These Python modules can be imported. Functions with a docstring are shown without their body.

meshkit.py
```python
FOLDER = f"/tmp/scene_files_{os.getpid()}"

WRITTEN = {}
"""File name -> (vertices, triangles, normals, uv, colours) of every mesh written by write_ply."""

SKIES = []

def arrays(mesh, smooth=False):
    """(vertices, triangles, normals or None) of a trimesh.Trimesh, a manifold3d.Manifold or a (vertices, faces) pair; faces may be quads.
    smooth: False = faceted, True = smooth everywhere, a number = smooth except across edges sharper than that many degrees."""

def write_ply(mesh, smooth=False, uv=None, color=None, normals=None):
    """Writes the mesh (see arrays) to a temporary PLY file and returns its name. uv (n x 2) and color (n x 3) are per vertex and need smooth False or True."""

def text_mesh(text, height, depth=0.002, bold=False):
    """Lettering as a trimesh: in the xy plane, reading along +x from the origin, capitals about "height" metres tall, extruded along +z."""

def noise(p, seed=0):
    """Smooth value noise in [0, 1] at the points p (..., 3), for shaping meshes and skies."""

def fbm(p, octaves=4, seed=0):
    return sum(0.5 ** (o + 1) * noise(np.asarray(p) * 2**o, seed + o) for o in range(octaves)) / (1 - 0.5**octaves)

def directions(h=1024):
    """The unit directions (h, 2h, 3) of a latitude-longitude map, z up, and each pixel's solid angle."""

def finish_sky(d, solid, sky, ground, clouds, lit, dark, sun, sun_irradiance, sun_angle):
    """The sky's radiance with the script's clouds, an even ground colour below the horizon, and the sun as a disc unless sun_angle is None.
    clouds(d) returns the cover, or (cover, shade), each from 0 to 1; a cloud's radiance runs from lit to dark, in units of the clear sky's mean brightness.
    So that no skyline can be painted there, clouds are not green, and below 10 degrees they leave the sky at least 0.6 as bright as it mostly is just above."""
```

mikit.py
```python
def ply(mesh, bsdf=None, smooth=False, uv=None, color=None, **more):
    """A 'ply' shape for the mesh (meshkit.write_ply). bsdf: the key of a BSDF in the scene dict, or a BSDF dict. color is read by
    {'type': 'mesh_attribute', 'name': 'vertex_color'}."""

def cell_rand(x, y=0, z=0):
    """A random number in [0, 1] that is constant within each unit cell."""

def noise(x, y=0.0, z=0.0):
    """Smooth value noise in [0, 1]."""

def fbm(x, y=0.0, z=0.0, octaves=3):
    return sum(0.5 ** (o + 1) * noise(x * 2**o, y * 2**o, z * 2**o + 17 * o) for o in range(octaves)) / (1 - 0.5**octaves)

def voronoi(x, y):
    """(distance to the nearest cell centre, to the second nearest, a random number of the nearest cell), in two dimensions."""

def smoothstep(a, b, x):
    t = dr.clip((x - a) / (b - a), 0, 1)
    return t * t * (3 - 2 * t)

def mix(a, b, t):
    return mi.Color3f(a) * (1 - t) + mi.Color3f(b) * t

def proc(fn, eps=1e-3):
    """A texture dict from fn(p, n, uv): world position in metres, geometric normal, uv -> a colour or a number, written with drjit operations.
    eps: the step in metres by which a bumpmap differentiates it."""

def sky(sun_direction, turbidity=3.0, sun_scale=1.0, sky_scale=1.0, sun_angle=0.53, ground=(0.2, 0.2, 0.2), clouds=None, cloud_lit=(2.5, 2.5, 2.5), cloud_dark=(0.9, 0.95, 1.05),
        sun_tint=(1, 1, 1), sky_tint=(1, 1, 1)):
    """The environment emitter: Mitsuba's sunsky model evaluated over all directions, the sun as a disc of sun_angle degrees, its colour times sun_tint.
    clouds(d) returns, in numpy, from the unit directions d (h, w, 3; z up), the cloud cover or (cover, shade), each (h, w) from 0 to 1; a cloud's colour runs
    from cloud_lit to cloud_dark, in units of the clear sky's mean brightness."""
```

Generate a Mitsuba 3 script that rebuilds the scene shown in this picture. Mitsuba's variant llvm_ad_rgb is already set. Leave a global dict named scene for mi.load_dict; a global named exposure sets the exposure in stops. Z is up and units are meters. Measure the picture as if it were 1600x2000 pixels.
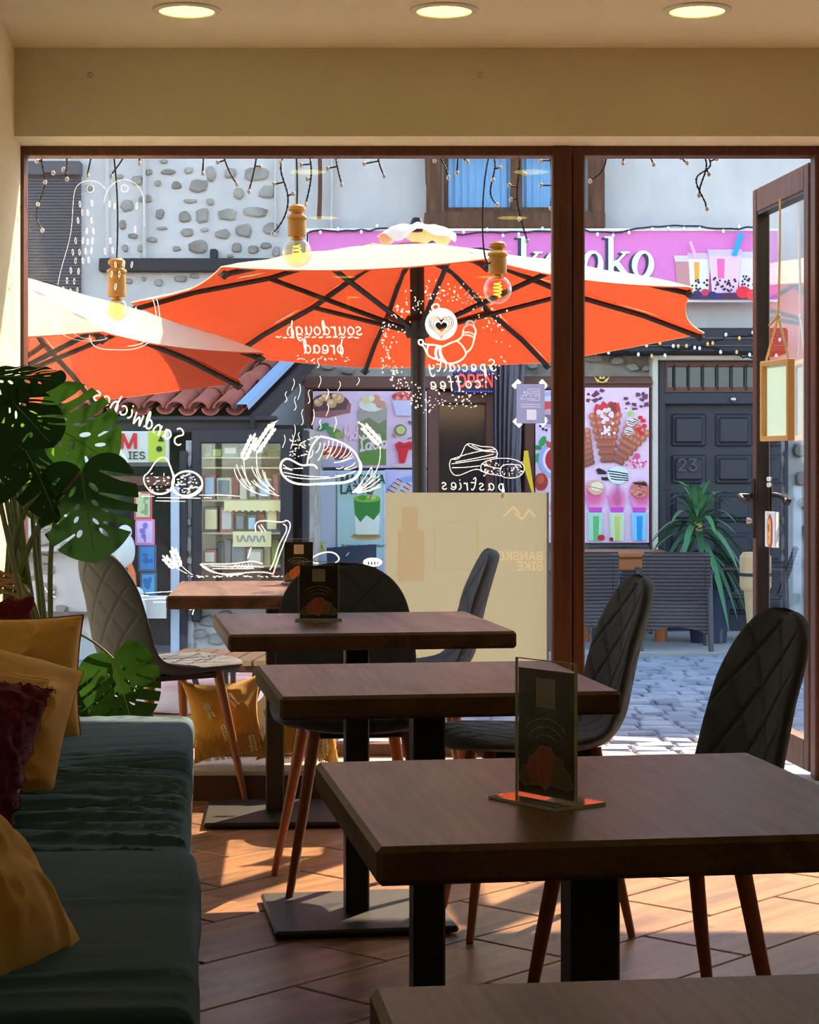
import math, random
import numpy as np, trimesh, mitsuba as mi, drjit as dr
import mikit, meshkit
from mikit import fbm, noise, voronoi, cell_rand, smoothstep, mix
from shapely import affinity
from shapely.geometry import Polygon, LineString, Point, box as sbox
from shapely.ops import unary_union
from scipy.interpolate import CubicSpline

scene, labels = {}, {}
# ---------------- camera, sky, sun, exposure ----------------
F, U0, V0, EYE = 3900.0, 800.0, 915.0, 1.14
T = mi.ScalarTransform4f
scene['camera'] = {'type': 'perspective', 'fov': math.degrees(2 * math.atan(800 / F)), 'fov_axis': 'x',
                   'principal_point_offset_x': 0.0, 'principal_point_offset_y': (1000 - V0) / 2000.0,
                   'near_clip': 0.05, 'far_clip': 200.0,
                   'to_world': T().look_at(origin=[0, 0, EYE], target=[0, 1, EYE], up=[0, 0, 1])}
exposure = 0.0
SUN_AZ, SUN_EL = math.radians(30), math.radians(40)
SUN = [math.sin(SUN_AZ) * math.cos(SUN_EL), math.cos(SUN_AZ) * math.cos(SUN_EL), math.sin(SUN_EL)]
scene['sky'] = mikit.sky(SUN, turbidity=3.0, sun_scale=12.5, sky_scale=21.0, sky_tint=(1.08, 0.97, 0.84), sun_tint=(1.0, 0.93, 0.82), ground=(0.25, 0.25, 0.25))
LAMP = (3.9, 3.5, 0.5)      # downlight diffusers
rng = np.random.default_rng(7)
random.seed(7)

# ---------------- helpers ----------------
def P(u, v, Y):
    return np.array([(u - U0) * Y / F, Y, EYE - (v - V0) * Y / F])
def lin(c):
    c = np.asarray(c, float) / 255.0
    return np.where(c <= 0.04045, c / 12.92, ((c + 0.055) / 1.055) ** 2.4)
used = set()
def uniq(k):
    if k not in used:
        used.add(k); return k
    i = 1
    while f'{k}_{i:03d}' in used: i += 1
    k = f'{k}_{i:03d}'; used.add(k); return k
def tag(k, label=None, cat=None, group=None, kind=None):
    d = labels.setdefault(k, {})
    for n, v in (('label', label), ('category', cat), ('group', group), ('kind', kind)):
        if v: d[n] = v
    return k
def thing(name, label, cat, group=None):
    return tag(uniq(name), label, cat, group)
def put(key, mesh, mat, smooth=30, color=None, label=None, cat=None, group=None, kind=None, tw=None, **kw):
    k = uniq(key)
    d = mesh if isinstance(mesh, dict) else mikit.ply(mesh, mat, smooth=(True if color is not None and smooth not in (False,) else smooth), color=color, **kw)
    if tw is not None: d = {**d, 'to_world': tw}
    scene[k] = d
    if label or cat or group or kind: tag(k, label, cat, group, kind)
    return k
def struct(name, mesh, mat, **kw):
    return put(name, mesh, mat, kind='structure', **kw)
def cat(ms): return trimesh.util.concatenate(list(ms))
def xf(m, M):
    m = m.copy(); m.apply_transform(M); return m
def mat4(x=(1, 0, 0), y=(0, 1, 0), z=(0, 0, 1), o=(0, 0, 0)):
    M = np.eye(4); M[:3, 0], M[:3, 1], M[:3, 2], M[:3, 3] = x, y, z, o; return M
def rz(a, o=(0, 0, 0)):
    c, s = math.cos(a), math.sin(a); return mat4((c, s, 0), (-s, c, 0), (0, 0, 1), o)
def hullm(pts): return trimesh.convex.convex_hull(np.asarray(pts))
def bx(x0, x1, y0, y1, z0, z1, c=0.0):
    if c <= 0:
        m = trimesh.creation.box((x1 - x0, y1 - y0, z1 - z0)); m.apply_translation(((x0 + x1) / 2, (y0 + y1) / 2, (z0 + z1) / 2)); return m
    c = min(c, (x1 - x0) / 2.5, (y1 - y0) / 2.5, (z1 - z0) / 2.5)
    pts = []
    for a, X in ((1, x0), (-1, x1)):
        for b, Y in ((1, y0), (-1, y1)):
            for d, Z in ((1, z0), (-1, z1)):
                pts += [(X, Y + b * c, Z + d * c), (X + a * c, Y, Z + d * c), (X + a * c, Y + b * c, Z)]
    return hullm(pts)
def bar(p0, p1, w, h, up=(0, 0, 1)):
    p0, p1 = np.asarray(p0, float), np.asarray(p1, float)
    d = p1 - p0; L = np.linalg.norm(d); d /= L
    s = np.cross(d, up)
    if np.linalg.norm(s) < 1e-6: s = np.cross(d, (1, 0, 0))
    s /= np.linalg.norm(s); t = np.cross(s, d)
    return xf(bx(-L / 2, L / 2, -w / 2, w / 2, -h / 2, h / 2, min(w, h) * .12), mat4(d, s, t, (p0 + p1) / 2))
def tube(pts, r, sides=8, closed=True):
    p = np.asarray(pts, float); n = len(p); r = np.broadcast_to(r, (n,))
    t = np.gradient(p, axis=0); t /= np.linalg.norm(t, axis=1, keepdims=True) + 1e-12
    a = np.cross(t[0], (0, 0, 1) if abs(t[0][2]) < .9 else (1, 0, 0)); a /= np.linalg.norm(a)
    A = []
    for i in range(n):
        a = a - t[i] * a.dot(t[i]); a /= np.linalg.norm(a); A.append(a)
    A = np.array(A); B = np.cross(t, A); g = np.arange(sides) * 2 * np.pi / sides
    v = p[:, None] + r[:, None, None] * (np.cos(g)[None, :, None] * A[:, None] + np.sin(g)[None, :, None] * B[:, None])
    v = v.reshape(-1, 3); f = []
    for i in range(n - 1):
        for j in range(sides):
            k = (j + 1) % sides
            f += [(i * sides + j, i * sides + k, (i + 1) * sides + k), (i * sides + j, (i + 1) * sides + k, (i + 1) * sides + j)]
    if closed:
        v = np.vstack([v, p[0], p[-1]]); q = len(v) - 2
        for j in range(sides):
            k = (j + 1) % sides
            f += [(q, k, j), (q + 1, (n - 1) * sides + j, (n - 1) * sides + k)]
    return trimesh.Trimesh(v, f, process=False)
def lathe(prof, n=32, o=(0, 0, 0)):
    pr = np.asarray(prof, float); g = np.arange(n) * 2 * np.pi / n
    v = np.stack([pr[:, :1] * np.cos(g), pr[:, :1] * np.sin(g), np.repeat(pr[:, 1:], n, 1)], -1).reshape(-1, 3)
    f = []
    for i in range(len(pr) - 1):
        for j in range(n):
            k = (j + 1) % n; a, b, c, d = i * n + j, i * n + k, (i + 1) * n + k, (i + 1) * n + j
            f += [(a, b, c), (a, c, d)]
    return trimesh.Trimesh(v + np.asarray(o), f, process=False)
def spline(pts, n=40):
    p = np.asarray(pts, float); s = np.r_[0, np.cumsum(np.linalg.norm(np.diff(p, axis=0), axis=1))]
    return CubicSpline(s, p)(np.linspace(0, s[-1], n))
def grid_faces(n, m, wrap=False):
    f = []
    for i in range(n - 1):
        for j in range(m if wrap else m - 1):
            k = (j + 1) % m; a, b, c, d = i * m + j, i * m + k, (i + 1) * m + k, (i + 1) * m + j
            f += [(a, b, c), (a, c, d)]
    return np.array(f)
def extr(poly, d):
    out = [trimesh.creation.extrude_polygon(g, d, engine='earcut') for g in getattr(poly, 'geoms', [poly]) if g.geom_type == 'Polygon' and g.area > 1e-9]
    return cat(out)
def softbox(sx, sy, sz, r, n=(20, 20, 6), disp=None):
    """rounded box on a grid, centred; disp(points, normals) -> offsets along the normals"""
    ms = []
    dims = np.array([sx, sy, sz]) / 2
    for ax in range(3):
        for sg in (-1, 1):
            b, c = [(1, 2), (2, 0), (0, 1)][ax]
            if sg < 0: b, c = c, b
            nb, nc = n[b] + 1, n[c] + 1
            B, C = np.meshgrid(np.linspace(-1, 1, nb), np.linspace(-1, 1, nc), indexing='ij')
            # denser near the rim
            B, C = [np.sign(q) * (1 - (1 - abs(q)) ** 1.4) for q in (B, C)]
            p = np.zeros((nb * nc, 3)); p[:, ax] = sg * dims[ax]; p[:, b] = (B * dims[b]).ravel(); p[:, c] = (C * dims[c]).ravel()
            ms.append(trimesh.Trimesh(p, grid_faces(nb, nc), process=False))
    m = cat(ms); m.merge_vertices(digits_vertex=6)
    p = np.array(m.vertices); q = np.clip(p, -(dims - r), dims - r); d = p - q
    nn = d / np.maximum(np.linalg.norm(d, axis=1, keepdims=True), 1e-9)
    p = q + nn * r
    if disp is not None: p = p + nn * np.asarray(disp(p, nn)).reshape(-1, 1)
    m = trimesh.Trimesh(p, m.faces, process=False); m.fix_normals(); return m
def pillow(w, h, t, seed=0, wr=.012, n=56, pinch=.14):
    a = np.linspace(-1, 1, n + 1); U, V = np.meshgrid(a, a, indexing='ij')
    def side(sg):
        x = U * (1 - pinch * (1 - abs(U)) * 0 - pinch * (1 - V ** 2) * abs(U) * .5); y = V * (1 - pinch * (1 - U ** 2) * abs(V) * .5)
        th = ((1 - U ** 2).clip(0) * (1 - V ** 2).clip(0)) ** .55
        p = np.stack([x * w / 2, y * h / 2, sg * t / 2 * th], -1)
        q = p * 6 + seed * 13.7
        wv = (meshkit.fbm(q * np.array([1, 1, .3]), 4, seed) - .5) * 2
        rid = 1 - abs(2 * meshkit.fbm(np.stack([p[..., 0] * 5 + p[..., 1] * 3, p[..., 1] * 9 - p[..., 0] * 4, p[..., 2]], -1) + seed, 3, seed + 5) - 1)
        p[..., 2] += sg * (wv * wr + (rid ** 3 - .4) * wr * .9) * th
        return p.reshape(-1, 3)
    f = grid_faces(n + 1, n + 1)
    m = cat([trimesh.Trimesh(side(1), f, process=False), trimesh.Trimesh(side(-1), f[:, ::-1], process=False)])
    m.merge_vertices(digits_vertex=6); m.fix_normals(); return m
class Print:
    """flat print: coloured polygons in layers on one plane, y towards the viewer"""
    def __init__(s, clip=None): s.v, s.f, s.c, s.n, s.k, s.clip = [], [], [], 0, 0, clip
    def poly(s, pts, col, layer=None):
        g = pts if hasattr(pts, 'geom_type') else Polygon(pts)
        if not g.is_valid: g = g.buffer(0)
        if s.clip: g = g.intersection(sbox(s.clip[0], s.clip[2], s.clip[1], s.clip[3]))
        s.k = layer if layer is not None else s.k + 1
        for q in getattr(g, 'geoms', [g]):
            if q.geom_type != 'Polygon' or q.area < 1e-9: continue
            v, f = trimesh.creation.triangulate_polygon(q, engine='earcut')
            s.v.append(np.c_[v, np.full(len(v), s.k)]); s.f.append(f + s.n); s.n += len(v); s.c.append(np.tile(lin(col), (len(v), 1)))
    def ell(s, x, y, a, b, col, rot=0, layer=None):
        s.poly(affinity.rotate(affinity.scale(Point(x, y).buffer(1, 10), a, b), rot), col, layer)
    def line(s, pts, w, col, layer=None): s.poly(LineString(pts).buffer(w / 2, 3), col, layer)
    def mesh(s, fn):
        """fn(u, v, layer) -> points"""
        v = np.vstack(s.v); f = np.vstack(s.f); p = fn(v[:, 0], v[:, 1], v[:, 2])
        return trimesh.Trimesh(p, f, process=False), np.vstack(s.c)

# ---------------- materials ----------------
def M(name, col, rough=.6, spec=.4, metallic=0.0, tex=None, bump=None, **kw):
    base = mikit.proc(tex) if tex is not None else {'type': 'rgb', 'value': list(map(float, lin(col)))}
    b = {'type': 'principled', 'base_color': base, 'roughness': rough, 'metallic': metallic, 'specular': spec, **kw}
    if bump is not None: b = {'type': 'bumpmap', 'arbitrary': mikit.proc(bump[0], eps=bump[2] if len(bump) > 2 else 1e-3), 'scale': bump[1], 'bsdf': b}
    scene['m_' + name] = {'type': 'twosided', 'bsdf': b}
    return 'm_' + name
def Thin(name, col, trans, rough=.6, tex=None):
    base = mikit.proc(tex) if tex is not None else {'type': 'rgb', 'value': list(map(float, lin(col)))}
    scene['m_' + name] = {'type': 'principledthin', 'base_color': base, 'roughness': rough, 'diff_trans': trans, 'spec_trans': 0.0, 'eta': 1.4}
    return 'm_' + name
def c3(c): return mi.Color3f(*map(float, lin(c)))
A9 = math.radians(8.7)
ca, sa = math.cos(A9), math.sin(A9)
def t_wood(p, n, uv):
    x = p.x * ca + p.y * sa; y = -p.x * sa + p.y * ca
    w = fbm(x * 3, y * .8, p.z * 3, octaves=3)
    rings = 0.5 + 0.5 * dr.sin((x * 26 + w * 22) * 2.0)
    g = fbm(x * 160, y * 6, p.z * 160, octaves=3)
    return mix(c3((72, 52, 44)), c3((118, 88, 74)), dr.clip(.45 * rings + .55 * g, 0, 1))
def t_tile(p, n, uv):
    a, b = .669 * p.x + .743 * p.y, -.743 * p.x + .669 * p.y
    r = cell_rand(dr.floor(b / .296 + 50), dr.floor(a / .6 + 50))
    g = fbm(a * 3 + r * 9, b * 30, octaves=4); q = fbm(a * 2.2, b * 3.5, r * 7, octaves=3)
    return mix(c3((58, 44, 39)), c3((178, 132, 94)), dr.clip(.55 * g + .75 * q - .18 + .12 * (r - .5), 0, 1))
def t_wall(p, n, uv):
    q = fbm(p.x * 3, p.y * 3, p.z * 3, octaves=4)
    return mix(c3((212, 205, 178)), c3((224, 218, 194)), q)
def b_wall(p, n, uv): return fbm(p.x * 60, p.y * 60, p.z * 60, octaves=2)
def t_frame(p, n, uv):
    g = fbm(p.x * 90, p.y * 90, p.z * 5, octaves=3)
    return mix(c3((66, 38, 30)), c3((102, 62, 47)), g)
M('tabletop', 0, .34, .5, tex=t_wood)
M('tile', 0, .33, .5, tex=t_tile)
M('grout', (58, 48, 44), .8)
M('wall', 0, .9, .2, tex=t_wall, bump=(b_wall, .0012))
M('frame', 0, .45, .4, tex=t_frame)
M('black_metal', (26, 26, 29), .42, .5)
M('seat_fabric', (66, 73, 88), .85, .25, sheen=.3)
M('chair_wood', (142, 84, 56), .45, .4)
M('dark_board', (70, 42, 32), .5)
M('stone_sill', (168, 164, 156), .6)
M('white', (236, 236, 232), .5)
M('chrome', (190, 190, 188), .25, .5, .9)
M('bench_fabric', (46, 82, 99), .8, .3, sheen=.12)
M('bench_base', (40, 34, 32), .7)
M('mustard', (206, 160, 84), .9, .2, sheen=.3)
M('mustard_dark', (120, 82, 34), .9, .2)
M('burgundy', (92, 30, 44), .95, .1, sheen=.4)
M('print', (200, 200, 200), .55, .3); scene['m_print']['bsdf']['base_color'] = {'type': 'mesh_attribute', 'name': 'vertex_color'}
M('card_print', (200, 200, 200), .35, .4); scene['m_card_print']['bsdf']['base_color'] = {'type': 'mesh_attribute', 'name': 'vertex_color'}
scene['m_glass'] = {'type': 'thindielectric', 'int_ior': 1.5}
scene['m_acrylic'] = {'type': 'thindielectric', 'int_ior': 1.49}
M('acrylic_edge', (205, 212, 196), .2, .6)

# ---------------- setting: room ----------------
YG = 7.20
W5 = math.radians(5.1)
wl_dir = np.array([-math.sin(W5), math.cos(W5), 0])
def leftwall(Y): return -1.378 + (6.96 - Y) * math.tan(W5)
Lw = 10.9
struct('wall_left', xf(bx(-.2, 0, -Lw, 0.34, -.05, 2.66), rz(W5, (-1.378, 6.96, 0))), 'm_wall')
fr = struct('wall_front', cat([bx(-1.75, 3.4, 6.96, 7.262, 2.298, 3.1), bx(-1.75, -1.412, 7.1, 7.262, -.4, 2.3)]), 'm_wall')
struct('wall_right', bx(3.2, 3.4, -3.6, 7.0, -.05, 2.66), 'm_wall')
struct('wall_back', bx(-1.5, 3.4, -3.8, -3.6, -.05, 2.66), 'm_wall')
struct('ceiling', bx(-1.75, 3.4, -3.7, 7.0, 2.607, 2.75), 'm_wall')
fl = struct('floor', bx(-1.75, 3.4, -3.7, 7.34, -.06, -.004), 'm_grout')
# floor tiles: wood-look planks laid on the diagonal
da, db = np.array([.669, .743]), np.array([-.743, .669])
pw, plen, gp = .296, .6, .0035
org = np.array([-.4917, 5.02])
room = Polygon([(-1.4, 7.0), (3.2, 7.0), (3.2, 3.0), (-.8, 3.0)])
far = []
for i in range(-14, 16):
    for j in range(-10, 12):
        c0 = org + db * (i * pw) + da * (j * plen + (i % 2) * plen * .5)
        q = Polygon([c0 + da * gp + db * gp, c0 + da * (plen - gp) + db * gp, c0 + da * (plen - gp) + db * (pw - gp), c0 + da * gp + db * (pw - gp)])
        dz = rng.uniform(-.0004, .0004)
        if q.intersection(room).area < .02: continue
        cc = np.array(q.exterior.coords)[:4]; ctr = cc.mean(0)
        if not (3.6 < ctr[1] < 7.1 and -1.5 < ctr[0] < 1.9):
            far.append((cc, dz)); continue
        inn = ctr + (cc - ctr) * (1 - .012)
        put('floor__tile', hullm(np.vstack([np.c_[cc, np.full(4, -.006)], np.c_[cc, np.full(4, -.002 + dz)], np.c_[inn, np.full(4, dz)]])), 'm_tile', smooth=False)
for i in range(-40, 40):
    for j in range(-20, 22):
        c0 = org + db * (i * pw) + da * (j * plen + (i % 2) * plen * .5)
        cc = np.array([c0 + da * gp + db * gp, c0 + da * (plen - gp) + db * gp, c0 + da * (plen - gp) + db * (pw - gp), c0 + da * gp + db * (pw - gp)]); ctr = cc.mean(0)
        if -3.4 < ctr[1] < 7.0 and leftwall(ctr[1]) - .1 < ctr[0] < 3.1 and not Polygon(cc).intersection(room).area >= .02: far.append((cc, 0))
put('floor__far_tiles', cat([hullm(np.vstack([np.c_[cc, np.full(4, -.006)], np.c_[cc, np.full(4, dz)]])) for cc, dz in far]), 'm_tile', smooth=False, kind='stuff')
# sill ledge under the big window
struct('trim_1', cat([bx(-1.41, .52, 6.85, 6.87, 0, .094, .002)]), 'm_dark_board')
struct('trim_2', bx(-1.41, .52, 6.84, 7.3, .086, .106, .004), 'm_stone_sill')
struct('trim_3', bx(.52, 1.52, 6.95, 7.30, -.01, .02, .004), 'm_stone_sill')
# window 1: frame, glass; the mullion beside the door; window 2 right of the door
w1 = tag(uniq('window_1'), kind='structure')
put(w1 + '__frame', cat([bx(-1.415, -1.385, YG - .03, YG + .05, .1, 2.30), bx(-1.415, .56, YG - .03, YG + .05, 2.264, 2.302, .003), bx(-1.415, .56, YG - .03, YG + .05, .1, .15, .003)]), 'm_frame')
put(w1 + '__mullion', cat([bx(.513, .582, YG - .04, YG + .05, .02, 2.30, .005), bx(.584, .63, YG - .032, YG + .05, .02, 2.30, .005)]), 'm_frame')
put(w1 + '__pane', trimesh.Trimesh([(-1.39, YG + .02, .14), (.52, YG + .02, .14), (.52, YG + .02, 2.27), (-1.39, YG + .02, 2.27)], [(0, 1, 2), (0, 2, 3)], process=False), 'm_glass', smooth=False)
w2 = tag(uniq('window_2'), kind='structure')
put(w2 + '__frame', cat([bx(.56, 3.3, YG - .03, YG + .05, 2.264, 2.302, .003), bx(1.455, 1.51, YG - .04, YG + .05, .02, 2.27, .005), bx(1.5, 3.3, YG - .03, YG + .05, .02, .15, .003), bx(3.2, 3.3, YG - .03, YG + .05, .02, 2.3, .003)]), 'm_frame')
put(w2 + '__pane', trimesh.Trimesh([(1.5, YG + .02, .14), (3.2, YG + .02, .14), (3.2, YG + .02, 2.27), (1.5, YG + .02, 2.27)], [(0, 1, 2), (0, 2, 3)], process=False), 'm_glass', smooth=False)

# open door leaf, swung out to the street
h0, h1 = np.array([1.478, 7.30]), np.array([1.402, 8.045])
dv = (h1 - h0); DW = np.linalg.norm(dv); dv /= DW; dn = np.array([-dv[1], dv[0]])      # dn points to -x (inside face)
if dn[0] > 0: dn = -dn
DM = mat4((*dv, 0), (*-dn, 0), (0, 0, 1), (*h0, 0))      # local x along the leaf, y away from us, z up
door = tag(uniq('door_1'), kind='structure')
def dput(n, m, mt, **k): return put(door + '__' + n, xf(m, DM), mt, **k)
dput('stile', bx(0, .06, -.02, .04, .03, 2.26, .004), 'm_frame'); dput('stile', bx(DW - .045, DW, -.02, .04, .03, 2.26, .004), 'm_frame')
dput('top_rail', bx(.06, DW - .06, -.02, .04, 2.165, 2.26, .004), 'm_frame'); dput('bottom_rail', bx(.06, DW - .06, -.02, .04, .03, .14, .004), 'm_frame')
dput('gasket', cat([bx(.06, .068, -.014, .034, .14, 2.165), bx(DW - .051, DW - .045, -.014, .034, .14, 2.165), bx(.06, DW - .06, -.014, .034, 2.155, 2.165)]), 'm_black_metal')
dput('pane', xf(trimesh.Trimesh([(.062, .01, .135), (DW - .062, .01, .135), (DW - .062, .01, 2.17), (.062, .01, 2.17)], [(0, 1, 2), (0, 2, 3)], process=False), np.eye(4)), 'm_glass', smooth=False)
hx = DW - .024
M('handle_black', (20, 20, 21), .55)
hd = dput('handle_plate', bx(hx - .02, hx + .02, -.03, -.018, .86, 1.1, .005), 'm_handle_black')
dput('handle', tube(spline([(hx, -.03, 1.03), (hx, -.07, 1.03), (hx - .02, -.085, 1.03), (hx - .07, -.085, 1.015), (hx - .13, -.08, 1.02)], 16), .011), 'm_handle_black')
dput('handle', tube(spline([(hx, .04, 1.03), (hx, .08, 1.03), (hx + .01, .1, 1.02), (hx - .05, .1, 1.0), (hx - .12, .09, 1.02)], 16), .011), 'm_handle_black')
dput('handle_plate', bx(hx - .02, hx + .02, .04, .052, .84, 1.08, .005), 'm_handle_black')
dput('lock', xf(trimesh.creation.cylinder(.012, .03), mat4((1, 0, 0), (0, 0, 1), (0, -1, 0), (hx, -.035, .93))), 'm_chrome')

# ---------------- ceiling downlights ----------------
M('lamp_trim', (214, 208, 188), .5)
row = [(-.712, 6.385, 'left'), (.111, 6.385, 'middle'), (.92, 6.385, 'right')]
for X, Y, which in row:
    d = thing('downlight', f'round recessed ceiling downlight with warm glowing disc, {which} of the row of three', 'ceiling light', 'recessed downlights in the ceiling')
    put(d + '__trim_ring', lathe([(.088, 2.6), (.09, 2.598), (.108, 2.602), (.112, 2.6085), (.088, 2.6085)], 40, (X, Y, 0)), 'm_lamp_trim')
    dd = trimesh.creation.cylinder(.088, .004, sections=40); dd.apply_translation((X, Y, 2.6035))
    put(d + '__diffuser', dd, 'm_white', smooth=False, emitter={'type': 'area', 'radiance': {'type': 'rgb', 'value': list(LAMP)}})
k = 0
for Y, rn in ((4.6, 'first'), (2.8, 'second'), (1.0, 'third'), (-.8, 'fourth'), (-2.6, 'fifth')):
    for X, cn in ((-.5, 'left'), (.6, 'middle'), (1.8, 'right')):
        d = thing('downlight', f'{cn} recessed ceiling downlight in the {rn} row nearer the viewer than the visible three', 'ceiling light', 'recessed downlights out of view')
        put(d + '__trim_ring', lathe([(.088, 2.6), (.108, 2.602), (.112, 2.6085), (.088, 2.6085)], 24, (X, Y, 0)), 'm_lamp_trim')
        dd = trimesh.creation.cylinder(.088, .004, sections=24); dd.apply_translation((X, Y, 2.6035))
        put(d + '__diffuser', dd, 'm_white', smooth=False, emitter={'type': 'area', 'radiance': {'type': 'rgb', 'value': list(LAMP)}})
for u, v, w in ((178, 148, 'left'), (938, 147, 'right')):
    p = P(u, v, 6.955)
    g = np.linspace(0, 5.2, 14)
    put('screw_eye', cat([tube([p + (0, .01, 0), p + (0, -.012, 0)], .0035, 6), tube([p + (.009 * math.cos(a), -.014, .009 * math.sin(a)) for a in g], .003, 6)]), 'm_chrome', label=f'small metal screw eye in the wall above the window, {w} one', cat='hook', group='screw eyes above the window')

# ---------------- tables ----------------
def table(cx, cy, w, d, label, ang=A9, lx=0.0, ly=0.0, base=True):
    t = thing('cafe_table', label, 'table', 'square cafe tables')
    Mx = rz(ang, (cx, cy, 0))
    put(t + '__tabletop', xf(bx(-w / 2, w / 2, -d / 2, d / 2, .709, .75, .006), Mx), 'm_tabletop', smooth=False)
    put(t + '__leg', xf(cat([bx(lx - .03, lx + .03, ly - .03, ly + .03, .012, .702, .004)]), Mx), 'm_black_metal')
    put(t + '__mounting_plate', xf(bx(lx - .16, lx + .16, ly - .16, ly + .16, .7, .709, .002), Mx), 'm_black_metal')
    b = .225
    put(t + '__base_plate', xf(cat([bx(lx - b, lx + b, ly - b, ly + b, .006, .022, .005)] + [bx(lx + i * .19 - .015, lx + i * .19 + .015, ly + j * .19 - .015, ly + j * .19 + .015, 0, .007) for i in (-1, 1) for j in (-1, 1)]), Mx), 'm_black_metal')
    return t
table(-.44, 6.53, .66, .82, 'dark wooden table nearest the window, its top partly in sunlight', math.radians(3.5))
table(-.135, 5.07, .69, .68, 'dark wooden table second from the window with black sign holder at its left')
table(.033, 3.733, .60, .57, 'dark wooden table third from the window, nothing on it')
table(.217, 2.40, .60, .61, 'large dark wooden table in the right foreground with acrylic sign holder on it')
table(.315, 1.235, .62, .62, 'dark wooden table cut off by the bottom edge of the photo', math.radians(7))

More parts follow.
